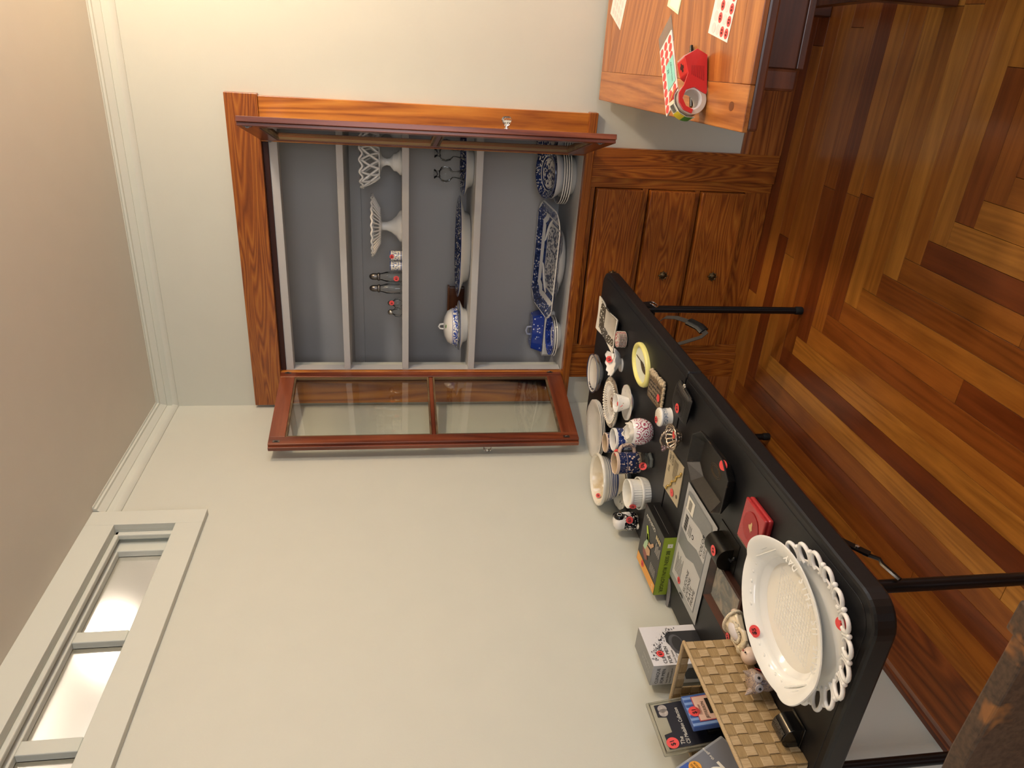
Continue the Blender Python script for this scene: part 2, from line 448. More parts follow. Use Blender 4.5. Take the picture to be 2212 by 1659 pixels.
# ---- windows that let the daylight in (outside the picture)
for nm, bb in (('window_2', B().box(XR + .02, XR + .06, -.15, -.2, .65, 2.35).box(XR + .02, XR + .06, -1.25, -1.3, .65, 2.35).box(XR + .02, XR + .06, -.2, -1.25, .65, .7).box(XR + .02, XR + .06, -.2, -1.25, 2.3, 2.35)),
               ('window_3', B().box(1.7, 1.75, YF - .06, YF - .02, .75, 2.35).box(3.45, 3.5, YF - .06, YF - .02, .75, 2.35).box(1.75, 3.45, YF - .06, YF - .02, .75, .8).box(1.75, 3.45, YF - .06, YF - .02, 2.3, 2.35))):
    struct(bb.build(nm, TRIMP))
# ---- ceiling lamp right of the picture
def ceiling_lamp(label, x, y, en, col):
  cl = thing('ceiling_lamp', label, 'lamp', (x, y, ZC))
  B().lathe([(0, 0), (.1, 0), (.1, -.02), (.06, -.03), (0, -.03)], 32).build('mount', M('brass', '#9a7a3c', .3, metal=1), cl, smooth=40)
  B().lathe([(.05, -.03), (.13, -.06), (.15, -.1), (.11, -.15), (0, -.17)], 32, caps=False).build('shade', M('opal_lit', '#fff2dd', .4, emit='#ffdfae', es=5), cl, smooth=180)
  d = bpy.data.lights.new('ceiling_lamp_light', 'POINT'); d.energy = en; d.color = H(col)[:3]; d.shadow_soft_size = .08
  o = bpy.data.objects.new('ceiling_lamp_light', d); COL.objects.link(o); o.location = (x, y, ZC - .24)
ceiling_lamp('opal glass ceiling lamp over the front of the oak table', 2.35, -1.35, 38, '#fff4e8')
ceiling_lamp('opal glass ceiling lamp near the back wall', 2.45, -.5, 40, '#ffd6a0')

# ================================================================== BUILT-IN CHINA CABINET
cab = thing('china_cabinet', 'built-in wooden china cabinet with open glass doors and three drawers', 'cabinet', (.64, 0, 0))
def cp_(name, b, mat, bevel=.0015, parent=cab, **k): return b.build(name, mat, parent, world=True, bevel=bevel, **k)
cp_('head_casing', B().box(.014, 1.275, -.026, 0, 2.037, 2.152), FIRX)
cp_('side_casing', B().box(.018, .171, -.02, 0, .815, 2.037), FIRZL)
cp_('side_casing', B().box(1.111, 1.268, -.02, 0, .815, 2.037), FIRZL)
led = B().box(.02, 1.272, -.034, 0, .782, .816)
cp_('ledge', led, FIRX, .003)
cp_('rebate_strip', B().box(.172, 1.108, -.002, .012, 2.016, 2.037), M('dark_rebate', '#35130c', .5))
cp_('head_jamb', B().box(.172, 1.108, .004, .05, 1.985, 2.016), GREY)
for x0, x1 in ((.150, .1715), (1.1085, 1.13)):
    cp_('jamb', B().box(x0, x1, .0, .05, .82, 2.04), GREY)
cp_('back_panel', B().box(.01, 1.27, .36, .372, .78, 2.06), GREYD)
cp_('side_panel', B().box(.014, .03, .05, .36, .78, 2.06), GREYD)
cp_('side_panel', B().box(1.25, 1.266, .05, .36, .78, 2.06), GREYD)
cp_('top_panel', B().box(.03, 1.25, .05, .36, 2.03, 2.05), GREY)
cp_('shelf', B().box(.03, 1.25, .002, .36, .79, .816), GREY)
for z, t_ in ((1.773, .026), (1.526, .027), (1.239, .028)):
    sb = B().box(.1718, 1.1083, .004, .05, z - t_, z).box(.03, 1.25, .05, .36, z - t_, z)
    cp_('shelf', sb, GREY)
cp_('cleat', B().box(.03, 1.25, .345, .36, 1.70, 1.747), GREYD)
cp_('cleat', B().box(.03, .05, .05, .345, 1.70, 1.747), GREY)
# lower part
cp_('lower_casing', B().box(1.03, 1.145, -.022, 0, 0, .782), FIRZ)
cp_('lower_casing', B().box(.142, .257, -.022, 0, 0, .782), FIRZ)
for z0, z1 in ((.757, .782), (.532, .556), (.31, .332), (.0, .112)): cp_('rail', B().box(.298, .989, -.008, .01, z0, z1), FIRX)
for x0, x1 in ((.257, .298), (.989, 1.03)): cp_('stile', B().box(x0, x1, -.008, .01, 0, .782), FIRZ)
cp_('drawer_gap_shade', B().box(.26, 1.03, .012, .03, 0, .782), M('drawer_shade', '#1a0a05', .9), 0)  # near-black sheet standing in for the shade in the gaps round the drawers
BR = M('aged_brass', '#5d4c34', .38, metal=.85, noise=.3, nscale=120)
for z0, z1, kz in ((.559, .752, .65), (.334, .528, .426), (.115, .307, .203)):
    dr = cp_('drawer', B().box(.300, .987, -.032, .006, z0, z1), FIRX, .005)
    kb = B().lathe([(.007, 0), (.007, .008), (.015, .013), (.0165, .018), (.013, .022), (.0115, .0205), (.006, .0235), (0, .024)], 24)
    for i in range(8):
        a = i * PI / 4; kb.ball((.0165 * math.cos(a), .0165 * math.sin(a), .017), .0042, seg=8, rings=6)
    kb.xf(Matrix.Translation((.636, -.032, kz)) @ Matrix.Rotation(PI / 2, 4, 'X'))
    kb.build('knob', BR, dr, world=True, smooth=40)

def cab_door(hx, sgn, ang):
    W_, t_, z0, z1 = .466, .028, .822, 2.036
    f = B()
    def bx(a, c, y0_, y1_, e, g): f.box(sgn * a, sgn * c, y0_, y1_, e, g)
    bx(0, .05, -t_, 0, z0, z1); bx(W_ - .05, W_, -t_, -.011, z0, z1); bx(W_ - .05, W_ - .009, -.011, 0, z0, z1)
    dm = f.build('door', DOORW, cab, bevel=.0015)
    B().box(sgn * .05, sgn * (W_ - .05), -t_, 0, z0, z0 + .068).build('rail', DOORX, dm, bevel=.0012)
    B().box(sgn * .05, sgn * (W_ - .05), -t_, 0, z1 - .06, z1).build('rail', DOORX, dm, bevel=.0012)
    zm = 1.405
    B().box(sgn * .05, sgn * (W_ - .05), -.022, -.004, zm - .009, zm + .009).build('muntin', DOORX, dm, bevel=.004)
    pt = B()
    for a, c in ((z0 + .068, zm - .009), (zm + .009, z1 - .06)):
        pt.box(sgn * .05, sgn * .057, -.013, -.003, a, c).box(sgn * (W_ - .057), sgn * (W_ - .05), -.013, -.003, a, c)
        pt.box(sgn * .057, sgn * (W_ - .057), -.013, -.003, a, a + .007).box(sgn * .057, sgn * (W_ - .057), -.013, -.003, c - .007, c)
        B().box(sgn * .05, sgn * (W_ - .05), -.0165, -.014, a, c).build('pane', pane_glass(), dm)
    pt.build('glazing_bead', PUTTY, dm)
    kn = B().lathe([(.006, 0), (.006, .012), (.012, .02), (.017, .03), (.0165, .036), (.011, .041), (0, .042)], 12)
    kn.xf(Matrix.Translation((sgn * (W_ - .026), -t_, 1.19)) @ Matrix.Rotation(PI / 2, 4, 'X')); kn.build('knob', glass('crystal', ior=1.5), dm)
    sp = B().lathe([(.011, 0), (.011, .004), (.006, .006), (.006, .013), (0, .013)], 16)
    sp.xf(Matrix.Translation((sgn * (W_ - .026), -t_, 1.19)) @ Matrix.Rotation(PI / 2, 4, 'X')); sp.build('knob_stem', CHROME, dm, smooth=40)
    for u in (.022, W_ - .024):
        for z in (z0 + .05, z1 - .03):
            B().box(sgn * (u - .006), sgn * (u + .006), 0, .0012, z - .013, z + .013).tube([(sgn * u, .002, z - .006), (sgn * u, .004, z), (sgn * u, .002, z + .006)], .002, 6).build('catch_plate', M('dull_steel', '#6f6a66', .35, metal=1), dm)
    dm.location = (hx - .64, 0, 0); dm.rotation_euler = (0, 0, ang)
    return dm
cab_door(.172, 1, math.radians(-102.5))['label'] = 'left glazed door swung open against the side wall'
cab_door(1.109, -1, math.radians(104.5))['label'] = 'right glazed door seen edge-on'
#@@TABLES
# ================================================================== BLACK FOLDING TABLE
ZT = .735; TX0, TX1, TY0, TY1, TM = .012, .712, -.2, -2.08, -1.14
ft = thing('folding_table', 'long black plastic folding table against the left wall', 'table', (.362, TM, 0))
tb = T('black_table_plastic'); nn = tb.noise(tb.oc(), 900, 2); tb.set(col=H('#141416'), rough=.45).bump(nn, .15, .0006)
TB = tb.m
def rrect(x0, x1, y0, y1, r, corners):   # corners: which of (x0y0,x1y0,x1y1,x0y1) are rounded
    pts = []
    for i, (cx, cy, a0) in enumerate(((x0, y0, PI), (x1, y0, 1.5 * PI), (x1, y1, 0), (x0, y1, .5 * PI))):
        sx = 1 if cx == x0 else -1; sy = 1 if cy == y0 else -1
        if not corners[i]: pts.append((cx, cy)); continue
        for k in range(9):
            a = a0 + k * PI / 16; pts.append((cx + sx * r + r * math.cos(a), cy + sy * r + r * math.sin(a)))
    return pts
for ya, yb, cn in ((TM + .0012, TY0, (0, 0, 1, 1)), (TY1, TM - .0012, (1, 1, 0, 0))):
    tp = B().prism(rrect(TX0, TX1, ya, yb, .065, cn), ZT - .048, ZT - .0012).build('tabletop_half', TB, ft, world=True, bevel=.007)
    e0 = .02 if cn[0] else .003; e1 = .02 if cn[2] else .003
    B().prism(rrect(TX0 + .02, TX1 - .02, ya + e0, yb - e1, .05, cn), ZT - .0013, ZT).build('raised_field', TB, tp, world=True, bevel=.001)
def ftp(name, b, mat=BLACKM, sm=40): return b.build(name, mat, ft, world=True, smooth=sm)
for x, y in ((.638, -.45), (.07, -.45), (.625, -1.925), (.07, -1.925)):
    lg = ftp('leg', B().tube([(x, y, .012), (x, y, ZT - .05)], .0135, 14))
    B().lathe([(.0145, 0), (.0155, .004), (.0155, .026), (.0138, .03)], 14, c=(x, y, 0)).build('foot_cap', M('black_rubber', '#0c0c0c', .7), lg, world=True, smooth=40)
for y in (-.45, -1.925): ftp('cross_bar', B().tube([(.07, y, .60), (.63, y, .60)], .009, 10))
br = B().tube([(.655, -1.70, .668), (.655, -1.80, .657), (.655, -1.865, .606)], .011, 4, flat=.35, up=(1, 0, 0))
s_ = ftp('brace', br)
br2 = B().tube([(.650, -1.855, .612), (.650, -1.875, .588), (.650, -1.89, .592), (.645, -1.93, .578)], .006, 6, flat=.6, up=(1, 0, 0))
br2.build('brace_link', BLACKM, s_, world=True, smooth=40)
B().lathe([(.005, 0), (.005, .003), (0, .004)], 12).xf(Matrix.Translation((.659, -1.845, .622)) @ Matrix.Rotation(PI / 2, 4, 'Y')).build('rivet', CHROME, s_, world=True, smooth=40)
s_ = ftp('brace', B().tube([(.60, -.68, .668), (.60, -.58, .655), (.61, -.46, .60)], .009, 4, flat=.35, up=(1, 0, 0)))
# chrome locking ring and its little strap on the far leg
rg = [(.660 + .005 * math.sin(a), -.456 + .024 * math.cos(a), .606 + .017 * math.sin(a)) for a in [i * PI / 8 for i in range(16)]]
lk = ftp('locking_ring', B().tube(rg, .0032, 8, closed=True), CHROME)
B().tube([(.66, -.455, .612), (.668, -.475, .638), (.672, -.492, .668)], .011, 4, flat=.15, up=(0, 0, 1)).build('ring_strap', M('brown_webbing', '#2c211d', .8), lk, world=True)
# carrying strap hanging from the front edge
sp = [(.70, -.725, .676), (.722, -.745, .668), (.737, -.785, .648), (.742, -.83, .622), (.740, -.87, .600), (.732, -.905, .592), (.722, -.912, .610), (.708, -.915, .655), (.70, -.915, .68)]
hs = ftp('carry_strap', B().tube(sp, .013, 4, flat=.1, up=(.9, 0, .4)), M('grey_webbing', '#33312e', .8))
B().tube([sp[3], sp[4], (.734, -.892, .593)], .017, 8, flat=.4, up=(.9, 0, .4)).build('grip', M('black_vinyl', '#161616', .25), hs, world=True, smooth=60)

# ================================================================== OAK TABLE (right)
OA = math.radians(2.8)
ok = thing('oak_table', 'orange oak draw-leaf table against the back wall with dark legs', 'table', (1.322, -.055, 0), OA)
def oak(name, axis, ang=0):
    if name in _mc: return _mc[name]
    t = T(name); v = t.oc(1.0)
    mp = t.n.new('ShaderNodeMapping'); t.put(mp.inputs[0], v); mp.inputs['Rotation'].default_value = (0, 0, ang); x = t.xyz(mp.outputs[0])
    st = [1.0] * 3; st[axis] = .05
    sv = t.cxyz(t.f('MULTIPLY', x[0], st[0]), t.f('MULTIPLY', x[1], st[1]), t.f('MULTIPLY', x[2], st[2]))
    fn = t.noise(sv, 170, 3, .6); big = t.noise(sv, 9, 2, .5, .3)
    k = t.f('ADD', t.f('MULTIPLY', fn, .6), t.f('MULTIPLY', t.f('PINGPONG', t.f('MULTIPLY', big, 8), .5), .8))
    t.set(col=t.ramp(k, [(.25, '#86481a'), (.5, '#a2622a'), (.8, '#b8783a')]), rough=.36, coat=.25, coatr=.2).bump(fn, .08, .002)
    _mc[name] = t.m; return t.m
OZ, OH = .795, .013
oy = -1.255
def okp(name, b, mat, bv=.002): return b.build(name, mat, ok, bevel=bv)
okp('end_board', B().box(0, .098, oy, 0, OZ - OH, OZ), oak('oak_y', 1))
okp('edge_board', B().box(.0985, .95, oy, oy + .085, OZ - OH, OZ), oak('oak_x', 0))
okp('edge_board', B().box(.0985, .95, -.085, 0, OZ - OH, OZ), oak('oak_x', 0))
okp('field_panel', B().box(.0985, .95, -.62, -.0855, OZ - OH, OZ - .0004), oak('oak_slant', 0, .35), .0008)
okp('field_panel', B().box(.0985, .95, oy + .0855, -.6205, OZ - OH, OZ - .0004), oak('oak_slant_back', 0, -.18), .0008)
B().lathe([(.013, 0), (.013, .0004), (0, .0004)], 20, c=(.05, oy + .075, OZ), sx=.8).build('dowel_plug', M('dark_plug', '#6b3a18', .4), ok)
DOAK = wood('dark_oak', '#3a1c10', '#542c1a', '#6a3c24', 0, figure=6, spread=.1)
DOAKZ = wood('dark_oak_upright', '#3a1c10', '#542c1a', '#6a3c24', 2, figure=6, spread=.1)
okp('edge_moulding', B().box(.003, .95, oy + .003, oy + .04, OZ - OH - .026, OZ - OH - .0005), DOAK, .006)
okp('edge_moulding', B().box(.003, .04, oy + .041, -.005, OZ - OH - .026, OZ - OH - .0005), DOAK, .006)
okp('apron', B().box(.135, .95, oy + .05, oy + .075, .655, OZ - OH - .001), DOAK)
okp('apron_bead', B().box(.135, .95, oy + .044, oy + .05, .655, .672), DOAK)
okp('leaf_slider', B().box(.088, .1345, oy + .045, oy + .085, .665, OZ - OH - .001), DOAK, .006)
okp('leaf_slider', B().box(.088, .1345, -.13, -.09, .665, OZ - OH - .001), DOAK, .006)
for y in (oy + .06, -.78, -.12): okp('leg', B().box(.325, .385, y - .0, y + .06, 0, .655), DOAKZ, .004)
okp('leg', B().box(.87, .93, oy + .06, oy + .12, 0, .655), DOAKZ, .004)
okp('leg', B().box(.87, .93, -.12, -.06, 0, .655), DOAKZ, .004)
okp('stretcher', B().box(.34, .37, -.78, -.12, .12, .17), DOAK, .003)
okp('side_apron', B().box(.33, .36, oy + .076, -.06, .66, OZ - OH - .001), DOAKZ)

# ================================================================== WORN CHAIR (near, lower left of the room)
t = T('worn_brown_finish'); n1 = t.noise(t.oc(), 9, 4, .6, .4); n2 = t.noise(t.oc(), 160, 3)
t.set(col=t.mix(t.ramp(n1, [(.555, (0, 0, 0, 1)), (.60, (.85, .85, .85, 1))]), t.ramp(n2, [(.3, '#38281c'), (.7, '#54402e')]), '#8a5a2c'), rough=.55).bump(n2, .1, .002)
WORN = t.m
ch = thing('wooden_chair', 'worn brown wooden chair back in the near corner beside the black table', 'chair', (.83, -2.42, 0))
def chp(name, b, bv=.006): return b.build(name, WORN, ch, world=True, bevel=bv)
zt = .893
chp('crest_rail', B().add([(.58, -2.43, .73), (1.02, -2.43, .73), (1.058, -2.43, .80), (1.062, -2.43, zt + .004), (1.022, -2.43, zt + .006), (1.014, -2.43, zt - .008), (.83, -2.43, zt), (.646, -2.43, zt - .008), (.64, -2.43, zt + .004), (.60, -2.43, zt + .004), (.60, -2.43, .80),
     (.58, -2.405, .73), (1.02, -2.405, .73), (1.058, -2.405, .80), (1.062, -2.405, zt + .004), (1.022, -2.405, zt + .006), (1.014, -2.405, zt - .008), (.83, -2.405, zt), (.646, -2.405, zt - .008), (.64, -2.405, zt + .004), (.60, -2.405, zt + .004), (.60, -2.405, .80)],
    [tuple(range(11)), tuple(reversed(range(11, 22)))] + [(i, 11 + i, 11 + (i + 1) % 11, (i + 1) % 11) for i in range(11)]), .003)
for x in (.63, 1.0): chp('back_post', B().box(x - .018, x + .018, -2.432, -2.402, 0, .74))
for x in (.72, .815, .91): chp('spindle', B().tube([(x, -2.417, .44), (x, -2.417, .735)], .009, 8), 0)
chp('seat', B().prism([(.61, -2.43), (1.03, -2.43), (1.03, -2.12), (.61, -2.12)], .41, .445), .012)
for x in (.64, 1.0): chp('leg', B().box(x - .016, x + .016, -2.17, -2.138, 0, .41))
#@@THINGS
# ================================================================== SMALL THINGS
def plate_profile(R, h=.02, foot=.55, well=.62, t=.004):
    return [(0, .003), (R * foot - .004, .003), (R * foot - .003, 0), (R * foot, 0), (R * foot + .003, .003), (R * well, .006), (R * .78, h * .55), (R, h - t * .4), (R + .0008, h), (R - .001, h + t * .3),
            (R * .78, h * .55 + t), (R * well, .006 + t), (R * well - .01, .0035 + t * .6), (0, .003 + t * .6)]
def scallop(n, amp, i0=0, i1=99, pw=1):
    return lambda a, r, z, i: ((r * (1 + amp * (abs(math.cos(n * a / 2)) ** pw)) if i0 <= i <= i1 else r), z)
def cup_profile(r0, r1, h, t=.004, foot=.7, bulge=0):
    o = [(0, .002), (r0 * foot, .002), (r0 * foot + .001, 0), (r0 * foot + .004, 0), (r0, .006)]
    n = 8
    out = [(r0 + (r1 - r0) * k / n + bulge * math.sin(PI * k / n), .006 + (h - .006) * k / n) for k in range(1, n + 1)]
    inn = [(max(r - t, .001), z if i else z + .0005) for i, (r, z) in enumerate(reversed(out[:-1]))]
    return o + out + [(r1 - t * .5, h + .0015), (r1 - t, h)] + inn + [(r0 * .8, .008 + t), (0, .008 + t)]
def mug_handle(r, z0, z1, out, ang, rad=.006, flat=.8):
    zc = (z0 + z1) / 2; hh = (z1 - z0) / 2; p = []
    for k in range(13):
        a = -PI / 2 + PI * k / 12
        d = r - .003 + out * max(0, math.cos(a)) ** .6; p.append((d * math.cos(ang), d * math.sin(ang), zc + hh * math.sin(a)))
    return B().tube(p, rad, 10, flat=flat)
CAMA = math.atan2(-.8914, .4531)      # horizontal angle from the table towards the camera

# ---- far end of the black table -----------------------------------------------------------------
t_ = T('brown_border_china'); xx = t_.xyz(t_.oc()); u_ = t_.f('ABSOLUTE', t_.f('DIVIDE', xx[0], .062)); v_ = t_.f('ABSOLUTE', t_.f('DIVIDE', xx[1], .118))
k_ = t_.f('MAXIMUM', u_, v_); nz = t_.f('ADD', t_.noise(t_.oc(), 160, 3, .6, .5), t_.f('MULTIPLY', t_.voro(t_.oc(), 90), .5))
t_.set(col=t_.mix(t_.f('MULTIPLY', t_.step(k_, .66, .94), t_.f('GREATER_THAN', nz, .62)), '#ece5d6', '#5d564b'), rough=.14, coat=.3)
o = thing('serving_dish', 'long cream dish with ogee edges and brown printed border at the far table end', 'dish', (.553, -.395, ZT))
ol = []
for cx, cy, sx, sy in ((.06, .118, 1, 1), (-.06, .118, -1, 1), (-.06, -.118, -1, -1), (.06, -.118, 1, -1)): ol.append((cx, cy))
def ogee(a, c, hx, hy, n=12, dip=.011):
    pts = []
    cs = [(hx, hy), (-hx, hy), (-hx, -hy), (hx, -hy)]
    for i in range(4):
        p, q = V3(cs[i]), V3(cs[(i + 1) % 4]); d = q - p; nrm = V3((d.y, -d.x)).normalized()
        for k in range(n):
            s_ = k / n; pts.append(tuple(p + d * s_ - nrm * (dip * math.sin(PI * s_) ** 2 * (1 if i % 2 else .6))))
    return pts
oo = ogee(0, 0, .068, .128); n_ = len(oo)
vs = []; lv = [(.62, .001), (.95, .016), (1.0, .022), (.985, .0245), (.9, .018), (.66, .0055)]
for s_, z in lv: vs += [(p[0] * s_, p[1] * s_, z) for p in oo]
fs = [tuple(reversed(range(n_)))] + [(j * n_ + i, j * n_ + (i + 1) % n_, (j + 1) * n_ + (i + 1) % n_, (j + 1) * n_ + i) for j in range(len(lv) - 1) for i in range(n_)] + [tuple(range((len(lv) - 1) * n_, len(lv) * n_))]
B().add(vs, fs).build('dish_body', t_.m, o, smooth=50)

pats_m = transfer('butter_pat_print', '#ede6da', '#b8303c', [(.3, .95, 150, .62)], [(.86, .95)], 'plate', (.028, .028), seed=3)
for i in range(6):
    bb = B().lathe([(0, 0), (.016, 0), (.02, .0012), (.0285, .0042), (.029, .0050), (.028, .0054), (.019, .0030), (0, .0025)], 32, mod=scallop(14, .02, 3, 6))
    o = bb.build('butter_pat', pats_m, smooth=50); o.location = (.57 + random.uniform(-.001, .001), -.579 + random.uniform(-.001, .001), ZT + i * .0054)
    tag(o, ('lowest butter pat of the short stack beside the cream dish', 'second butter pat up in the short stack', 'third butter pat up in the short stack', 'fourth butter pat up in the short stack', 'fifth butter pat, just under the top one of the short stack', 'top butter pat with red print on the short stack')[i], 'plate', 'stacked butter pats')

o = thing('shell_dish', 'white scallop-shell dish with fluted lip beside the butter pats', 'dish', (.465, -.575, ZT))
vs = []; fs = []; NR, NA = 9, 49
for side in (0, 1):
    for i in range(NR):
        for j in range(NA):
            s_ = i / (NR - 1); a = -2.2 + 4.4 * j / (NA - 1)
            rib = math.cos(13 * a) * .0022 * s_
            rr = .062 * s_ * (1 + .035 * math.cos(26 * a * .5) * s_)
            vs.append((rr * math.cos(a) - .022, rr * math.sin(a) * .95, .004 + .036 * s_ ** 1.8 + rib + (.0028 if side else 0)))
n0 = NR * NA
for side in (0, 1):
    for i in range(NR - 1):
        for j in range(NA - 1):
            q = (side * n0 + i * NA + j, side * n0 + i * NA + j + 1, side * n0 + (i + 1) * NA + j + 1, side * n0 + (i + 1) * NA + j)
            fs.append(q if side else tuple(reversed(q)))
for j in range(NA - 1): fs.append(((NR - 1) * NA + j, (NR - 1) * NA + j + 1, n0 + (NR - 1) * NA + j + 1, n0 + (NR - 1) * NA + j))
R_ = Matrix.Rotation(math.radians(-150), 4, 'Z')
B().add(vs, fs).xf(R_).build('shell', WHITE, o, smooth=70)
B().tube([(-.03, -.02, .006), (-.038, -.008, .022), (-.036, .006, .034), (-.02, .012, .036)], [.004, .007, .008, .004], 10).xf(R_).build('shell_hinge', WHITE, o, smooth=60)
B().lathe([(.02, 0), (.022, .0), (.02, .006), (0, .006)], 20, sx=1.2).build('foot', WHITE, o, smooth=50)
Frame(o, (.002, .046, .034), CR, UP + CF * .6).sticker(0, 0, .0125, '$2', rot=.3)

o = thing('oval_dish_stack_lower', 'lower of two oval cream dishes with blue rims at the far wall', 'dish', (.318, -.335, ZT), group='blue-rimmed oval dishes')
ovm = transfer('blue_line_china', '#efeae0', '#39425e', [], [(.985, 1.2), (.84, .865)], 'plate', (.076, .076))
ovs = transfer('blue_line_china_sprig', '#efeae0', '#39425e', [], [(.985, 1.2), (.84, .865)], 'plate', (.076, .076))
B().lathe(plate_profile(.074, .02), 48, sy=1.05).build('dish_body', transfer('blue_line_china_low', '#ece7dc', '#39425e', [], [(.95, 1.2)], 'plate', (.076, .079)), o, smooth=50)
o['label'] = 'lower dish with a blue edge under the sprigged dish at the far wall'; o.name = 'rimmed_dish'
o = thing('rimmed_dish', 'top cream dish with blue line and dark flower sprig at the far wall', 'dish', (.316, -.338, ZT + .012), group='blue-rimmed oval dishes')
B().lathe(plate_profile(.078, .024), 48, sy=1.05).build('dish_body', ovm, o, smooth=50)
fr = flatframe(o, (0, 0, .0232))
sp_ = B()
for i in range(11):
    a = math.radians(150 + i * 6); rr = .066 + .004 * math.sin(i * 2.3)
    c_ = V3((rr * math.cos(a), rr * math.sin(a), .0213)); sp_.ball(tuple(c_), .0035, .0042, .0008, 8, 4)
sp_.build('flower_sprig', M('sprig_ink', '#3a3340', .4), o)

# yellow oval frame with a pressed botanical
o = thing('oval_picture', 'pale yellow oval frame with a brown pressed plant lying on the table', 'picture frame', (.568, -.787, ZT), rz=math.radians(-19))
ea, eb = .064, .088
rim = [(.80, .001), (.80, .008), (.84, .014), (.9, .0155), (.97, .013), (1.0, .006), (.99, 0), (.8, 0)]
B().lathe([(r, z) for r, z in rim], 56, sx=ea, sy=eb, caps=False).build('frame', M('yellow_frame', '#e6e08a', .35, coat=.2), o, smooth=50)
B().lathe([(0, .002), (.82, .002), (.82, .0045), (0, .0045)], 48, sx=ea, sy=eb).build('backing', M('frame_backing', '#e3e9dc', .5), o)
fr = Frame(o, (0, 0, .0048), (1, 0, 0), (0, 1, 0))
pl = thing
spk = M('pressed_plant', '#4e4230', .7, noise=.5, nscale=300)
fr.poly('pressed_plant', [(.004 + .013 * math.sin(PI * min(1, max(0, s_))) * (1 + .15 * math.sin(s_ * 40)), -.055 + .075 * s_) for s_ in [i / 14 for i in range(15)]] + [(.004 - .012 * math.sin(PI * s_), -.055 + .075 * s_) for s_ in [i / 14 for i in range(13, 0, -1)]], spk, 1.5)
fr.poly('stem', [(.002, .015), (.006, .016), (-.006, .055), (-.012, .062), (-.010, .05)], spk, 1.5)
Frame(o, (0.004, -.062, .0048), V3((1, 0, 0)), V3((0, 1, 0))).sticker(0, 0, .0085, '$2')

# lace purse
t_ = T('purse_lace_weave'); k_ = t_.voro(t_.oc(), 75, rnd=.25); t_.set(col=t_.mix(t_.f('GREATER_THAN', k_, .42), '#8d7d66', '#2b2622'), rough=.75)
o = thing('beaded_purse', 'flat brown brocade purse with cream fringe on the table', 'purse', (.555, -.952, ZT), rz=math.radians(4))
B().box(-.042, .04, -.062, .062, .0, .012).build('body', M('purse_brown', '#6c5b47', .8, noise=.35, nscale=200), o, bevel=.004)
Frame(o, (0, 0, .0122), (1, 0, 0), (0, 1, 0)).rect('woven_panel', -.03, -.05, .026, .05, t_.m)
fg = M('cream_fringe', '#b7a68a', .9, noise=.3, nscale=250)
f_ = B()
for i in range(26): f_.ball((.045 + .004 * math.sin(i * 1.7), -.062 + i * .005, .008 + .002 * math.cos(i * 2.1)), .008, .006, .006, 8, 5)
for i in range(18): f_.ball((-.04 + i * .005, -.064 + .002 * math.sin(i * 2.), .007), .0045, .006, .005, 8, 5)
f_.build('fringe', fg, o, smooth=60)
flatframe(o, (-.005, -.045, .0128)).sticker(0, 0, .0125, '', size=.01)

# black beaded purse
t_ = T('black_beads'); k_ = t_.voro(t_.oc(), 420, rnd=.2); t_.set(col=t_.ramp(k_, [(.15, '#34302f'), (.5, '#090809')]), rough=.35).bump(k_, .5, .002)
o = thing('coin_purse', 'small black beaded clasp purse near the front table edge', 'purse', (.636, -1.178, ZT), rz=math.radians(-8))
def pillow(hx, hy, h, n=14, p=3.0):
    vs = []; fs = []
    for s_ in (1, -1):
        for i in range(n + 1):
            for j in range(n + 1):
                u, v = -1 + 2 * i / n, -1 + 2 * j / n
                e = max(0, (1 - abs(u) ** p) * (1 - abs(v) ** p)) ** .45
                vs.append((u * hx, v * hy, h + s_ * h * e))
    m = (n + 1) ** 2
    for s_ in (0, 1):
        for i in range(n):
            for j in range(n):
                q = (s_ * m + i * (n + 1) + j, s_ * m + (i + 1) * (n + 1) + j, s_ * m + (i + 1) * (n + 1) + j + 1, s_ * m + i * (n + 1) + j + 1)
                fs.append(q if s_ == 0 else tuple(reversed(q)))
    return B().add(vs, fs)
pillow(.044, .056, .0155).build('body', t_.m, o, smooth=70)
B().tube([(.041, -.045, .013), (.043, 0, .015), (.041, .045, .013)], .004, 8).build('clasp_frame', BLACKM, o, smooth=60)
cb = B()
for i in range(6): cb.ball((.046 + .005 * math.cos(i), .012 + .005 * math.sin(i), .016), .003, seg=8, rings=6)
cb.build('clasp', M('rhinestone', '#d9d2c4', .15, metal=.8), o, smooth=60)
flatframe(o, (-.012, -.012, .0312)).sticker(0, 0, .014, '$2', rot=.1)

# trinket box
o = thing('trinket_box', 'round white porcelain trinket box with gilt flowered lid', 'box', (.532, -1.079, ZT))
tm = transfer('trinket_side', '#edeae4', '#6f7f93', [(.016, .028, 320, .60)], [(.029, .0305)], 'cup', seed=2)
B().lathe([(0, .001), (.024, .001), (.025, 0), (.0285, .001), (.027, .005), (.027, .027), (.0285, .03), (.0295, .034), (.028, .0365), (0, .038)], 40).build('body', tm, o, smooth=45)
tl = transfer('trinket_lid', '#efe9d9', '#c8a83e', [(.1, .85, 200, .72)], [], 'plate', (.028, .028), ink2='#8d9a5a', seed=5)
B().lathe([(.0275, .0362), (.0262, .0382), (.015, .0392), (0, .0395)], 36).build('lid', tl, o, smooth=60)
flatframe(o, (-.011, .004, .0398)).sticker(0, 0, .0105, '$4', rot=.2)

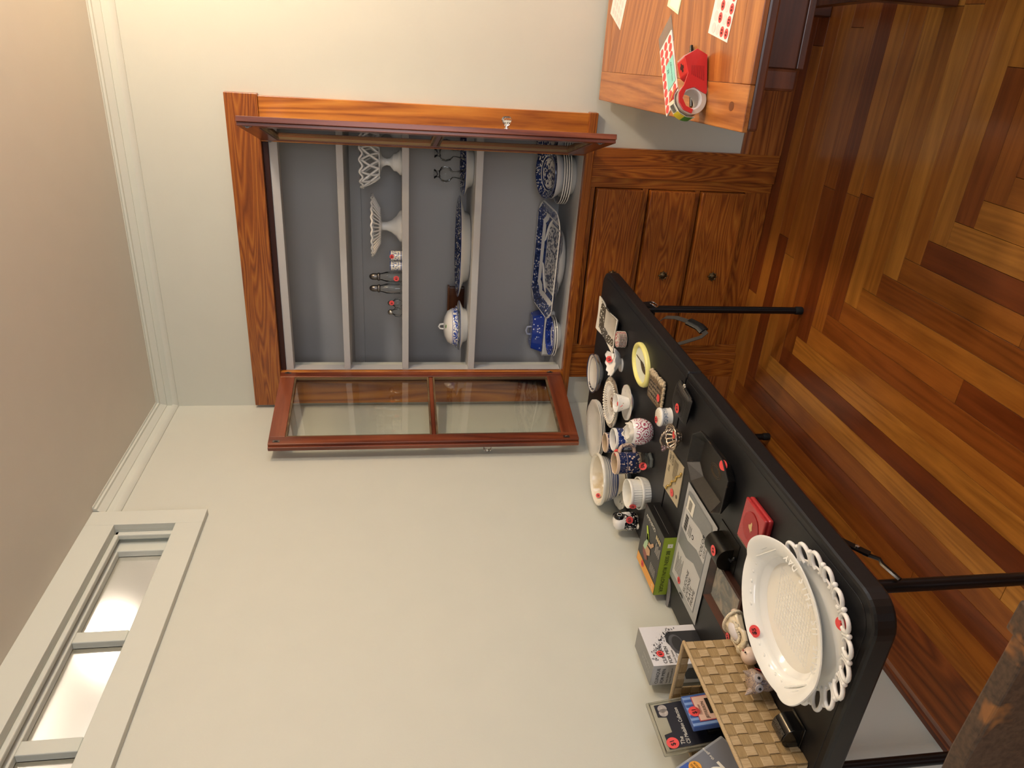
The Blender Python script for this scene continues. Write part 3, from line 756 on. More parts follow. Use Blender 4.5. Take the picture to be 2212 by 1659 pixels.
# silver woven basket ornament
o = thing('silver_basket', 'small silvered woven basket ornament with twisted handle', 'ornament', (.521, -1.177, ZT))
sv = M('silver_plate', '#b9a998', .25, metal=.9, noise=.25, nscale=150)
bb = B()
for i in range(16):
    a = 2 * PI * i / 16
    bb.tube([(.012 * math.cos(a), .012 * math.sin(a), .004), (.022 * math.cos(a), .026 * math.sin(a), .012), (.034 * math.cos(a), .04 * math.sin(a), .028)], .0028, 6)
for rr, z in ((.014, .004), (.024, .014)): bb.tube([(rr * math.cos(k * PI / 12), rr * 1.15 * math.sin(k * PI / 12), z) for k in range(24)], .0026, 6, closed=True)
bb.build('ribs', sv, o, smooth=60)
B().tube([(.035 * math.cos(k * PI / 18), .041 * math.sin(k * PI / 18), .029 + .0015 * math.sin(k * 3)) for k in range(36)], .0038, 8, closed=True).build('rim', sv, o, smooth=60)
hd = B()
for q in (0, PI): hd.tube([(-.035 * math.cos(PI * k / 24) * .9 + .0022 * math.cos(k * 1.3 + q), .0022 * math.sin(k * 1.3 + q) - .01, .026 + .038 * math.sin(PI * k / 24)) for k in range(25)], .0028, 6)
hd.build('handle', sv, o, smooth=60)
bb = B()
for i in range(5): bb.ball((-.03 + .005 * math.cos(i * 1.3), -.012 + .006 * math.sin(i * 1.3), .05 + .004 * math.cos(i * 2)), .005, seg=8, rings=6)
bb.build('blossoms', M('ornament_blossom', '#8a7478', .3, metal=.5), o, smooth=60)
flatframe(o, (.005, .002, .019)).sticker(0, 0, .011, '', size=.01)

# card with bracelet
o = thing('bracelet_card', 'beige sealed card with a gold bracelet and printed script', 'jewellery card', (.386, -1.186, ZT), rz=math.radians(3))
B().box(-.068, .068, -.061, .061, 0, .003).build('card', M('beige_card', '#b9ad90', .5, noise=.08, nscale=20), o, bevel=.0008)
fr = Frame(o, (0, 0, .0031), (0, -1, 0), (1, 0, 0)) 
fr = Frame(o, (0, 0, .0031), (1, 0, 0), (0, 1, 0))
ci = M('card_ink', '#4c463c', .6)
fr.text('Est. 1987', .03, .038, .017, ci, rot=0, align='CENTER', shear=.3)
fr.text('Gift', .045, .018, .022, ci, align='CENTER', shear=.4)
for k in range(6): fr.rect('printed_line', .0 - .012 * (k % 2), .004 - k * .0055, .058, .0056 - k * .0055, ci)
fr.disc('flower_print', -.04, -.045, .006, ci)
bl = B()
for k in range(22):
    s_ = k / 21; bl.ball((-.056 + .1 * s_, .03 - .085 * s_ + .004 * math.sin(k * .9), .0055), .0033 + .0008 * (k % 3 == 0), seg=8, rings=6)
bl.build('bracelet', M('gold_beads', '#cdb069', .25, metal=.9), o, smooth=60)
fr.sticker(-.046, -.012, .0125, '-', rot=.2)

# octagonal black tray
o = thing('octagonal_tray', 'worn black octagonal tray on the table centre', 'tray', (.57, -1.43, ZT))
oc_ = [(.062, .118), (.079, .075), (.079, -.075), (.05, -.117), (-.05, -.117), (-.079, -.075), (-.079, .075), (-.055, .117)]
oc_ = [(.044, .118), (.079, .072), (.079, -.072), (.048, -.118), (-.046, -.118), (-.079, -.072), (-.079, .072), (-.046, .118)]
vs = []; lv = [(.70, 0), (1.0, .03), (1.0, .0335), (.97, .0335), (.69, .005)]
for s_, z in lv: vs += [(p[0] * s_, p[1] * s_ if s_ > .8 else p[1] * .8, z) for p in oc_]
fs = [tuple(reversed(range(8)))] + [(j * 8 + i, j * 8 + (i + 1) % 8, (j + 1) * 8 + (i + 1) % 8, (j + 1) * 8 + i) for j in range(4) for i in range(8)] + [tuple(range(32, 40))]
fs = [tuple(reversed(f)) for f in fs]
t_ = T('worn_black_lacquer'); n1 = t_.noise(t_.oc(), 22, 4, .6); n2 = t_.noise(t_.oc(), 140, 3)
t_.set(col=t_.mix(t_.f('GREATER_THAN', n1, .66), t_.ramp(n2, [(.3, '#100e0d'), (.7, '#1f1b17')]), '#3f3122'), rough=.48)
B().add(vs, fs).build('tray_body', t_.m, o, bevel=.0012)
for rr in (.016, .022): B().tube([(rr * .75 * math.cos(k * PI / 16), rr * 1.4 * math.sin(k * PI / 16), .0052) for k in range(32)], .0006, 4, closed=True).build('wear_ring', M('brass_wear', '#5a4424', .4), o)
Frame(o, (.066, -.072, .0275), CR, UP * .35 + CF).sticker(0, 0, .0135, '-')

# red tin
o = thing('red_tin', 'flat red hinged tin with a small gilt emblem', 'tin', (.575, -1.672, ZT), rz=math.radians(1))
rd = M('red_enamel', '#a82a2c', .25, coat=.4, noise=.06, nscale=30)
B().box(-.052, .056, -.05, .05, 0, .013).build('tray', rd, o, bevel=.005)
B().box(-.052, .055, -.049, .049, .0145, .0225).xf(Matrix.Rotation(math.radians(1.2), 4, 'Y')).build('lid', rd, o, bevel=.003)
B().box(-.0565, -.0515, -.048, .048, .003, .021).build('hinge', M('tin_hinge', '#8a8069', .35, metal=.8), o, bevel=.001)
fr = Frame(o, (.004, 0, .0231), (1, 0, 0), (0, 1, 0), .0008)
em = fr.poly('emblem', [(-.012, -.006), (-.006, -.006), (-.002, -.011), (.004, -.007), (.012, -.006), (.016, -.002), (.008, .001), (.002, .009), (-.004, .006), (-.007, -.001)], M('gilt_print', '#d9bb87', .35, metal=.4), 1)
fr.disc('ring_mark', 0, 0, .036, M('tin_ring', '#9f2427', .3), .4, seg=40)
fr.sticker(-.012, -.038, .0125, '$2')

# black mailbox-shaped tin
o = thing('black_sharpener', 'worn black metal curved-top tool on a flat base with price sticker', 'desk tool', (.425, -1.56, ZT), rz=math.radians(1))
bk = M('worn_black_enamel', '#15130f', .35, noise=.4, nscale=60)
B().box(-.035, .052, -.058, .052, 0, .002).build('base_plate', bk, o)
pr = [(.03 * math.cos(a) - .005, .018 + .024 * math.sin(a)) for a in [k * PI / 12 for k in range(13)]]
pr = [(.026, .002)] + pr + [(-.036, .002)]
n_ = len(pr); b_ = B().add([(x, -.038, z) for x, z in pr] + [(x, .04, z) for x, z in pr], [tuple(range(n_)), tuple(reversed(range(n_, 2 * n_)))] + [((i + 1) % n_, i, n_ + i, n_ + (i + 1) % n_) for i in range(n_)])
b_.build('curved_cover', bk, o, smooth=40)
B().tube([(.0, -.038, .012), (.0, -.05, .01), (.012, -.055, .008)], .0035, 6).ball((.014, -.056, .008), .005, seg=8, rings=6).build('crank', BLACKM, o, smooth=50)
flatframe(o, (.006, -.012, .0405)).sticker(0, 0, .0135, '$2')
# ---- plates, mugs and bowls along the wall -----------------------------------------------------------
o = thing('grey_rim_plate', 'wide plate with grey-brown patterned rim under the openwork plate', 'plate', (.308, -.570, ZT))
gm = transfer('grey_rim_print', '#e7e0d2', '#8b8071', [(.66, .97, 70, .66)], [(.975, 1.1)], 'plate', (.098, .098), ink2='#6a7590', seed=1)
B().lathe(plate_profile(.097, .02), 64).build('plate_body', gm, o, smooth=50)
o = thing('openwork_plate', 'white openwork plate with pierced rim and portrait centre', 'plate', (.318, -.592, ZT + .0165))
pm = transfer('portrait_print', '#f0ece5', '#7a5646', [(-1, .26, 60, .50)], [(.40, .415)], 'plate', (.078, .078), ink2='#a98a6c', seed=4)
B().lathe([(0, .002), (.036, .002), (.038, 0), (.041, 0), (.043, .003), (.05, .006), (.05, .009), (.042, .007), (0, .005)], 56).build('centre', pm, o, smooth=50)
sp_ = B()
for i in range(44):
    a = 2 * PI * i / 44; ca, sa = math.cos(a), math.sin(a)
    sp_.tube([(.048 * ca, .048 * sa, .0072), (.06 * ca, .06 * sa, .0108), (.07 * ca, .07 * sa, .0135)], .0021, 5)
sp_.build('pierced_spokes', WHITE, o, smooth=60)
B().lathe([(.068, .0115), (.072, .0125), (.074, .0158), (.07, .0158), (.067, .0145)], 88, mod=scallop(44, .0), caps=False).build('rim_band', WHITE, o, smooth=60)
bd = B()
for i in range(44):
    a = 2 * PI * (i + .5) / 44; bd.ball((.077 * math.cos(a), .077 * math.sin(a), .0155), .0042, seg=8, rings=5)
bd.build('beaded_edge', CREAM, o, smooth=60)

cs = transfer('rose_china', '#eeece6', '#8e4a5c', [(.006, .040, 120, .80)], [], 'cup', ink2='#8a8a62', seed=6)
o = thing('saucer', 'scalloped saucer with rose sprays under the teacup', 'saucer', (.392, -.728, ZT))
B().lathe(plate_profile(.062, .016, t=.003), 60, mod=scallop(6, .07, 6, 10, 2)).build('saucer_body', transfer('rose_saucer', '#eeece6', '#8e4a5c', [(.55, 1.02, 110, .80)], [(1.03, 1.2)], 'plate', (.062, .062), ink2='#8a8a62', seed=2), o, smooth=50)
o = thing('teacup', 'white teacup with rose sprays on its saucer', 'cup', (.387, -.722, ZT + .006))
B().lathe(cup_profile(.022, .034, .046, .0025), 48, mod=scallop(12, .012, 5, 24)).build('cup_body', cs, o, smooth=50)
mug_handle(.029, .012, .036, .016, 2.4, .0028).build('handle', WHITE, o, smooth=60)
Frame(o, (.016, -.020, .036), V3((.8, .6, 0)), UP).sticker(-.008, .004, .011, '')

pl = transfer('sprig_platter', '#efece4', '#8c8680', [(.72, .95, 75, .82)], [], 'plate', (.117, .117), ink2='#8a6a72', seed=9)
for i in range(3):
    o = B().lathe(plate_profile(.116, .022), 72, mod=scallop(10, .025, 6, 10)).build('dinner_plate', pl if i == 2 else WHITE, smooth=50)
    o.location = (.122, -.452, ZT + .0062 * i + .0)
    tag(o, 'top scalloped dinner plate with faint flower sprigs on the far stack' if i == 2 else ('lowest plain dinner plate of the far stack', 'middle plain dinner plate of the far stack')[i % 2], 'plate', 'dinner plates stacked by the far wall')

wm = transfer('willow_mug_print', '#f0eee8', '#2a3f86', [(.046, .066, 110, .44), (.010, .042, 70, .66)], [(.042, .046)], 'cup', ink2='#1e2f68', seed=3)
wd = transfer('dark_willow_print', '#d8c0ad', '#202c55', [(.050, .076, 110, .45), (.006, .048, 75, .50)], [(.046, .049)], 'cup', seed=8)
def mug(label, loc, r, h, mat, ang, inner=None, lbl=None, rot=0):
    o = thing('mug', label, 'mug', loc)
    B().lathe(cup_profile(r * .97, r, h, .0038, .85), 48).build('mug_body', mat, o, smooth=50)
    if inner: B().lathe([(0, .0128), (r * .86, .0128), (r - .0042, .02), (r - .0041, h - .001)], 48, caps=False).build('glazed_inside', inner, o, smooth=60)
    return o
o = mug('blue and white willow-pattern mug with white inside', (.292, -.812, ZT), .0405, .074, wm, 0, WHITE)
mug_handle(.040, .016, .06, .024, CAMA + 2.6, .0055).build('handle', WHITE, o, smooth=60)
Frame(o, (.006, -.043, .074), CR, UP * .6 + CF).sticker(-.028, -.002, .0125, '$2')
o = mug('dark blue willow mug standing behind the white-lined willow mug', (.240, -.748, ZT), .036, .080, wd, 0, M('tan_inside', '#cdb595', .2))
mug_handle(.036, .02, .06, .02, 2.2, .005).build('handle', M('tan_handle', '#cbb09c', .2), o, smooth=60)
o = mug('dark blue tan-glazed willow mug with lettered handle at the front', (.247, -.892, ZT), .0385, .085, wd, 0, M('tan_inside', '#cdb595', .2))
ha = math.radians(20)
mug_handle(.0385, .016, .068, .026, ha, .0085, .75).build('handle', M('tan_handle', '#cbb09c', .2), o, smooth=60)
hn = V3((math.cos(ha), math.sin(ha), 0)); ht = V3((math.sin(ha), -math.cos(ha), 0))
Frame(o, tuple(hn * .060 + ht * .0085 + UP * .042), UP * -1, hn, .0008).text('Coffee', 0, 0, .017, M('navy_ink', '#1c2444', .5), 1, 'CENTER', shear=.2)

# red flowered cup with a white cup and tissue inside
o = thing('flowered_jar', 'round white jar with red medallion flowers, wrapped cup inside', 'jar', (.408, -.955, ZT))
t_ = T('red_medallion_glaze'); x_ = t_.xyz(t_.oc()); an = t_.f('ARCTAN2', x_[1], x_[0])
uv = t_.cxyz(t_.f('MULTIPLY', an, .042), x_[2], 0.0)
c1 = t_.voro(uv, 34, rnd=.35); pet = t_.f('GREATER_THAN', t_.f('SINE', t_.f('MULTIPLY', c1, 26)), .1); br_ = t_.f('GREATER_THAN', t_.voro(uv, 190), .38)
t_.set(col=t_.mix(t_.f('MULTIPLY', t_.f('MULTIPLY', pet, br_), t_.f('LESS_THAN', x_[2], .062)), '#efeae8', '#a8405c'), rough=.12, coat=.3)
B().lathe([(0, .001), (.022, .001), (.023, 0), (.028, .002), (.036, .012), (.042, .026), (.044, .040), (.042, .056), (.037, .068), (.0355, .070), (.034, .068), (.039, .054), (.04, .04), (.034, .014), (0, .008)], 48).build('jar_body', t_.m, o, smooth=60)
B().lathe([(0, .03), (.02, .031), (.026, .05), (.0285, .078), (.027, .0785), (.024, .05), (.018, .036), (0, .035)], 40, c=(-.004, .003, 0)).build('inner_cup', WHITE, o, smooth=60)
ts = B().lathe([(.0285, .058), (.033, .066), (.0335, .074), (.031, .083), (.0295, .08)], 40, c=(-.003, .002, 0), caps=False, mod=lambda a, r, z, i: (r * (1 + .05 * math.sin(5 * a + i)), z + .004 * math.sin(3 * a + 1) + .003 * math.sin(9 * a)))
ts.build('tissue', M('tissue_paper', '#e3dccd', .8), o, smooth=60)

# hexagonal glass
o = thing('hexagonal_glass', 'small clear hexagonal glass with price sticker beside the lettered mug', 'glass', (.323, -.998, ZT), rz=.2)
B().lathe([(0, 0), (.026, 0), (.030, .006), (.030, .046), (.0285, .0465), (.027, .045), (.026, .014), (0, .011)], 6).build('glass_body', pane_glass('tumbler_glass', '#f0f2f0', .9), o)
B().lathe([(0, .001), (.025, .001), (.0285, .006), (.0255, .013), (0, .010)], 6).build('thick_base', M('glass_base', '#b9b8b0', .1, trans=.6), o)
Frame(o, (-.008, -.026, .033), CR, UP * .8 + CF * .5).sticker(0, .003, .0125, '$2', rot=.2)

# striped mixing bowl on the scalloped plate
o = thing('scalloped_plate', 'scalloped cream plate with grey-green wildlife print under the striped bowl', 'plate', (.119, -.815, ZT))
sp_m = transfer('wildlife_print', '#e9e6da', '#6f7468', [(.58, .92, 60, .74)], [(.985, 1.2)], 'plate', (.105, .102), ink2='#5b6472', seed=11)
B().lathe(plate_profile(.099, .03, t=.005), 72, mod=scallop(12, .03, 6, 10)).build('plate_body', sp_m, o, smooth=50)
o = thing('mixing_bowl', 'large cream mixing bowl with blue bands, stained inside', 'bowl', (.110, -.787, ZT + .012))
bm_ = transfer('blue_banded_stoneware', '#ece6d6', '#3d4a78', [], [(.030, .040), (.0425, .0475), (.050, .055), (.0575, .0605), (.066, .068)], 'cup')
B().lathe([(0, .002), (.042, .002), (.043, 0), (.048, 0), (.05, .006), (.066, .025), (.079, .05), (.088, .078), (.094, .082), (.0955, .088), (.094, .0925), (.089, .093), (.084, .085)], 64, caps=False).build('bowl_body', bm_, o, smooth=60)
t_ = T('stained_bowl_inside'); n1 = t_.noise(t_.oc(), 14, 4, .6); x_ = t_.xyz(t_.oc())
t_.set(col=t_.ramp(t_.f('ADD', n1, t_.f('MULTIPLY', x_[2], 2.2)), [(.42, '#cdb98e'), (.66, '#ece3cf')]), rough=.18, coat=.2)
B().lathe([(.084, .085), (.076, .052), (.06, .026), (.04, .012), (0, .01)], 64, caps=False).build('bowl_inside', t_.m, o, smooth=60)
dl = V3((-.083, -.008, .082))
Frame(o, tuple(CR * -.066 + CF * .036 + UP * .0765), CR + CF * .5, UP + CF * .25 - CR * .3, .002).sticker(0, 0, .0085, '$5', rot=.2)

# two ribbed ramekins
rb = M('ramekin_glaze', '#edebe2', .15, coat=.3)
def ramekin(label, z, h):
    o = thing('ramekin', label, 'ramekin', (.203, -1.008, z), group='ribbed ramekins'); k_ = 1.09 if h < .04 else .97
    pr = [(0, .002), (.038, .002), (.039, 0), (.043, 0), (.0445, .005), (.048, h - .012), (.0485, h - .010), (.050, h - .008), (.0502, h - .001), (.049, h), (.0465, h - .001), (.0435, .01), (0, .007)]
    B().lathe(pr, 144, mod=lambda a, r, z_, i: ((r + (.0015 * math.cos(36 * a) if 4 <= i <= 5 else 0)) * k_, z_)).build('ramekin_body', rb, o, smooth=60)
    return o
ramekin('lower white ribbed ramekin of the stacked pair', ZT, .032)
o = ramekin('upper white ribbed ramekin of the stacked pair with red sticker', ZT + .0125, .056)
Frame(o, (-.016, -.0485, .0465), V3((.95, -.3, 0)), UP * .9 + CF * .3).sticker(0, .001, .0115, '$1')

# owl
def owl_body(sc):
    return B().lathe([(0, 0), (.020, 0), (.027, .003), (.030, .015), (.029, .032), (.025, .046), (.026, .056), (.0275, .066), (.023, .077), (.012, .083), (0, .084)], 36, sx=sc, sy=sc)
o = thing('owl_figurine', 'glossy black and white painted owl figurine against the wall', 'figurine', (.055, -.965, ZT), rz=math.radians(25))
om = transfer('owl_paint', '#ece8e2', '#16161e', [(.004, .050, 95, .52)], [], 'cup', seed=13)
owl_body(1.05).build('body', om, o, smooth=60)
ey = M('owl_black', '#17171a', .12, coat=.4)
for s_ in (-1, 1):
    e_ = B().lathe([(0, .004), (.0135, .004), (.0165, .001), (.018, -.006)], 24).xf(Matrix.Translation((.0235, s_ * .0125, .066)) @ Matrix.Rotation(s_ * .45, 4, 'Z') @ Matrix.Rotation(PI / 2, 4, 'Y'))
    p_ = e_.build('eye', ey, o, smooth=40)
    B().tube([(math.cos(k * PI / 10) * .0075, math.sin(k * PI / 10) * .0075, .0045) for k in range(20)], .0009, 6, closed=True).xf(Matrix.Translation((.0235, s_ * .0125, .066)) @ Matrix.Rotation(s_ * .45, 4, 'Z') @ Matrix.Rotation(PI / 2, 4, 'Y')).build('eye_ring', WHITE, p_)
B().add([(.026, -.004, .064), (.026, .004, .064), (.036, 0, .060), (.027, 0, .053)], [(0, 1, 2), (1, 3, 2), (3, 0, 2), (0, 3, 1)]).build('beak', M('owl_beak', '#8a5a2a', .3), o)
fb = B()
for i in range(11):
    a = -1.1 + i * .22; fb.tube([(.029 + .001, .001 * i - .005, .053), (.030 * math.cos(a * .5) + .0015, .03 * math.sin(a * .55), .040), (.0305 * math.cos(a * .75) + .001, .0305 * math.sin(a * .75), .026)], .001, 5)
fb.build('breast_feathers', WHITE, o, smooth=60)
wg = B()
for s_ in (-1, 1):
    for k in range(4): wg.ball((.012 - .004 * k, s_ * .029, .04 - .009 * k), .008, .004, .007, 10, 6)
wg.build('wing_feathers', ey, o, smooth=60)
B().ball((-.012, -.02, .004), .012, .016, .005).ball((.014, -.014, .003), .009, .007, .004).ball((.014, .014, .003), .009, .007, .004).build('feet', WHITE, o, smooth=60)
o2 = Frame(o, V3((.012, -.034, .037)), Matrix.Rotation(math.radians(-25), 3, 'Z') @ CR, UP).sticker(0, 0, .0125, '$3')

# ---- run-vest box
o = thing('running_vest_box', 'flat black and green carton reading BE SEEN, RUN LONGER', 'box', (.15, -1.203, ZT))
x0, x1, y0, y1, h_ = -.125, .095, -.088, .086, .042
bxm = M('carton_black', '#1a1918', .3)
B().box(x0, x1, y0, y1, 0, h_).build('carton', bxm, o, bevel=.0008)
GRN = M('carton_green', '#93a92f', .35)
ff = Frame(o, (0, y0, 0), (-1, 0, 0), (0, 0, -1), -.0006)
# the long green side faces the camera with its wording upside down
gf = Frame(o, ((x0 + x1) / 2, y0, h_ / 2), (1, 0, 0), (0, 0, 1))
gf.rect('green_side', -(x1 - x0) / 2, -h_ / 2, (x1 - x0) / 2, h_ / 2, GRN)
gf.text('BE SEEN. RUN LONGER.', .062, .001, .0165, INK(), 3, 'LEFT', PI, sx=.93)
gf.rect('logo_tile', .072, -.010, .086, .006, M('print_white', '#e9e6da', .4), 2)
gf.poly('logo_arrow', [(.076, -.004), (.079, .001), (.082, -.004), (.079, -.0025)], GRN, 3)
tf = Frame(o, ((x0 + x1) / 2, (y0 + y1) / 2, h_), (1, 0, 0), (0, 1, 0))
OR_ = M('print_orange', '#e8a33a', .35)
tf.rect('orange_band', -.108, -.085, -.074, .084, OR_)
tf.text('2.0', -.091, -.07, .014, M('print_white', '#e9e6da', .4), 3, 'CENTER')
tf.text('AMPHIPOD', .082, .02, .017, M('print_white', '#e9e6da', .4), 3, 'CENTER', -PI / 2)
sk = M('print_skin', '#c49a72', .4); gr_ = M('print_vest', '#a9c9a0', .4); lm_ = M('print_lime', '#b8d43a', .4); rd_ = M('print_rust', '#8a4a40', .4)
tf.poly('runner_print', [(-.03, .05), (-.01, .045), (.012, .03), (.03, .036), (.034, .028), (.012, .012), (-.006, .02), (-.03, .03)], gr_, 2)
tf.poly('runner_print', [(.012, .03), (.05, .05), (.056, .04), (.03, .018), (.012, .012)], lm_, 2)
tf.poly('runner_print', [(-.03, .05), (-.05, .044), (-.06, .02), (-.048, .0), (-.036, .01), (-.03, .03)], rd_, 2)
tf.poly('runner_print', [(.0, .02), (.006, -.01), (.03, -.03), (.036, -.022), (.016, -.002), (.016, .014)], sk, 2)
tf.poly('runner_print', [(-.03, .03), (-.036, .01), (-.02, -.012), (-.002, -.008), (-.006, .02)], sk, 2)
pw = M('print_white', '#e9e6da', .4)
for k in range(5): tf.rect('printed_line', .02, -.045 - k * .008, .055 - .006 * (k % 2), -.043 - k * .008, pw, 2)
for k in range(4): tf.rect('printed_block', .064, -.04 - k * .011, .078, -.033 - k * .011, M('print_cream', '#e2cf9c', .4), 2)
for k in range(6): tf.rect('printed_line', -.06, -.03 - k * .008, -.03, -.0285 - k * .008, pw, 2)
tf.sticker(-.086, .03, .011, '$1')
ef = Frame(o, (x1, (y0 + y1) / 2, h_ / 2), (0, 1, 0), (0, 0, 1))
ef.rect('flap_line', -.07, .002, .07, .0026, M('flap_line', '#8f8c86', .5), 1)

# clear plastic piece behind the carton
o = B().prism([(.022 * math.cos(a), .05 * math.sin(a)) for a in [k * PI / 10 - PI / 2 for k in range(11)]], 0, .003).build('plastic_scoop', M('smoky_plastic', '#b9b6bb', .15, trans=.55), bevel=.0008)
o.location = (.04, -1.30, ZT + .0003); o.rotation_euler = (0, math.radians(-3), math.radians(-80)); tag(o, 'smoky clear plastic sliver by the carton end', 'plastic piece')
o.rotation_euler = (0, 0, math.radians(-80))

# ---- licence plate frame package
o = thing('frame_package', 'grey plastic pouch reading SILICONE LICENSE PLATE FRAME, COLOR GREY', 'package', (.275, -1.397, ZT))
pk = M('pouch_film', '#a8abad', .25, noise=.05, nscale=14)
pillow(.168, .105, .0035, 20, 8).build('pouch', pk, o, smooth=60)
fr = Frame(o, (0, 0, .0072), (1, 0, 0), (0, 1, 0), .0005)
lg = M('pouch_paper', '#c4c5c4', .4); dk = M('pouch_frame_grey', '#7f8385', .3)
rr_ = [(-.14, -.085), (.15, -.085), (.155, -.078), (.155, .078), (.15, .085), (-.14, .085)]
fr.poly('frame_print', rr_, dk, .6)
fr.poly('label_print', [(-.138, -.083), (-.02, -.083), (-.012, -.03), (-.032, .02), (-.028, .083), (-.138, .083)], lg, 1)
fr.poly('label_print', [(.03, -.083), (.092, -.083), (.10, -.02), (.092, .04), (.1, .083), (.03, .083), (.02, .03), (.036, -.03)], lg, 1)
for k, s_ in enumerate(('SILICONE', 'LICENSE', 'PLATE', 'FRAME')): fr.text(s_, -.132, -.012 - k * .0185, .0185, INK(), 2)
for k in range(7): fr.rect('printed_line', -.118, .068 - k * .0068, -.052 - .008 * (k % 3), .0696 - k * .0068, INK(), 2)
fr.text('COLOR', .036, -.055, .02, INK(), 2); fr.text('GREY', .044, -.075, .018, M('light_ink', '#6c6e70', .5), 2)
for k in range(16): fr.rect('barcode_bar', .034 + k * .0032, .05, .0355 + k * .0032 + .0008 * (k % 3), .07, INK(), 2)
for k in range(3): fr.rect('printed_line', .036, .036 - k * .008, .07, .038 - k * .008, INK(), 2)
fr.disc('recycling_mark', .05, .006, .007, INK(), 2); fr.disc('recycling_hole', .05, .006, .0045, lg, 2.4)
fr.rect('white_tag', .098, .03, .142, .078, M('print_white', '#e9e6da', .4), 2)
for k in range(10): fr.rect('barcode_bar', .104 + k * .0032, .045, .1055 + k * .0032, .066, INK(), 3)
fr.poly('hang_hole', [(-.158, -.012), (-.152, -.012), (-.149, -.004), (-.149, .004), (-.152, .012), (-.158, .012), (-.156, .004), (-.156, -.004)], INK(), 1)
fr.sticker(-.125, .03, .0105, '$2', rot=.2)

# ---- small brown picture frame
o = thing('photo_frame', 'old brown wooden frame with faded photograph and red sticker', 'picture frame', (.318, -1.616, ZT), rz=math.radians(1))
hx, hy, fw = .07, .088, .021
fwm = wood('dark_frame_wood', '#1e100b', '#361d14', '#4c2b1f', 1, figure=6, rough=.35)
vs = [(-hx, -hy, 0), (hx, -hy, 0), (hx, hy, 0), (-hx, hy, 0), (-hx, -hy, .016), (hx, -hy, .016), (hx, hy, .016), (-hx, hy, .016)]
ix, iy = hx - fw, hy - fw
vs += [(-hx + .004, -hy + .004, .019), (hx - .004, -hy + .004, .019), (hx - .004, hy - .004, .019), (-hx + .004, hy - .004, .019), (-ix, -iy, .008), (ix, -iy, .008), (ix, iy, .008), (-ix, iy, .008)]
for i in range(4):
    j = (i + 1) % 4
    B().add([vs[i], vs[j], vs[4 + i], vs[4 + j], vs[8 + i], vs[8 + j], vs[12 + i], vs[12 + j]], [(0, 1, 3, 2), (2, 3, 5, 4), (4, 5, 7, 6), (0, 2, 4, 6), (1, 7, 5, 3), (0, 6, 7, 1)]).build('frame_bar', fwm, o)
t_ = T('faded_photograph'); n1 = t_.noise(t_.oc(), 18, 3, .5, 1.0); t_.set(col=t_.ramp(n1, [(.35, '#3c3832'), (.5, '#5f594d'), (.64, '#8c7a62')]), rough=.2, coat=.6)
B().box(-ix, ix, -iy, iy, .004, .0075).build('photograph', t_.m, o)
Frame(o, (-.058, -.074, .0175), CR, CF).sticker(0, 0, .010, '$5', rot=.3)
# ---- white grooming-brush carton
o = thing('brush_carton', 'tall white carton with splash picture and black cleansing brush', 'box', (.06, -1.5525, ZT))
hx, hy, hh = .035, .0675, .158
B().box(-hx, hx, -hy, hy, 0, hh).build('carton', M('carton_white', '#dedde0', .3), o, bevel=.0006)
sg = M('carton_silver', '#8c8c8a', .3, metal=.3)
f1 = Frame(o, (hx, 0, 0), (0, 1, 0), (0, 0, 1)); f2 = Frame(o, (0, -hy, 0), (1, 0, 0), (0, 0, 1)); f3 = Frame(o, (0, 0, hh), (0, 1, 0), (-1, 0, 0))
f3.rect('silver_top', -hy, -hx, hy, hx, sg)
f3.text('CLINIQUE', -.05, .006, .013, M('silver_ink', '#b9b9b6', .4), 2); f3.text('FOR MEN', -.05, -.010, .013, M('silver_ink', '#b9b9b6', .4), 2)
f2.rect('grey_side', -hx, 0, hx, hh, M('carton_grey_side', '#b7b6b6', .35))
for F_, u0, sz in ((f1, -.062, .0135), (f2, -.030, .0125)):
    F_.text('CLINIQUE', u0, hh - .016 - (.02 if F_ is f1 else 0), sz, INK(), 2); F_.text('FOR MEN', u0, hh - .031 - (.02 if F_ is f1 else 0), sz, INK(), 2)
    F_.text('Sonic System', u0, hh - .044 - (.02 if F_ is f1 else 0), sz * .6, INK(), 2)
    F_.text('Deep Cleansing Brush', u0, hh - .053 - (.02 if F_ is f1 else 0), sz * .48, INK(), 2)
bk_ = M('brush_print', '#2e2f33', .3); bg_ = M('brush_print_grey', '#54565c', .3)
f1.poly('brush_print', [(-.02, .072), (-.012, .088), (.01, .098), (.034, .094), (.045, .08), (.045, .0), (-.012, .0), (-.012, .056)], bk_, 2)
f1.disc('brush_print', .0, .072, .034, bg_, 2.6, ry=.020); f1.disc('brush_print', .0, .069, .027, bk_, 3, ry=.0145)
f2.poly('brush_print', [(-.022, .03), (-.02, .06), (.0, .068), (.02, .06), (.022, .03), (.014, .0), (-.014, .0)], bk_, 2)
rs = random.Random(5)
spl = B()
for k in range(120):
    s_ = rs.random(); u = -.05 + .11 * s_; v = .145 - .075 * s_ ** 1.6 + rs.gauss(0, .007); r_ = rs.uniform(.0005, .0016)
    if -.064 < u < .064 and .1 < v < .155 or (u > .02 and .06 < v < .155 and u < .064):
        n0 = len(spl.v); a0 = rs.random() * 6
        spl.add([f1.at(u + r_ * 2 * math.cos(a0 + j * PI / 3), v + r_ * math.sin(a0 + j * PI / 3), 2) for j in range(6)], [tuple(range(6))])
spl.build('splash_print', M('splash_ink', '#3a3a40', .4), o)
f1.sticker(-.03, .128, .0105, '$3', rot=.1)

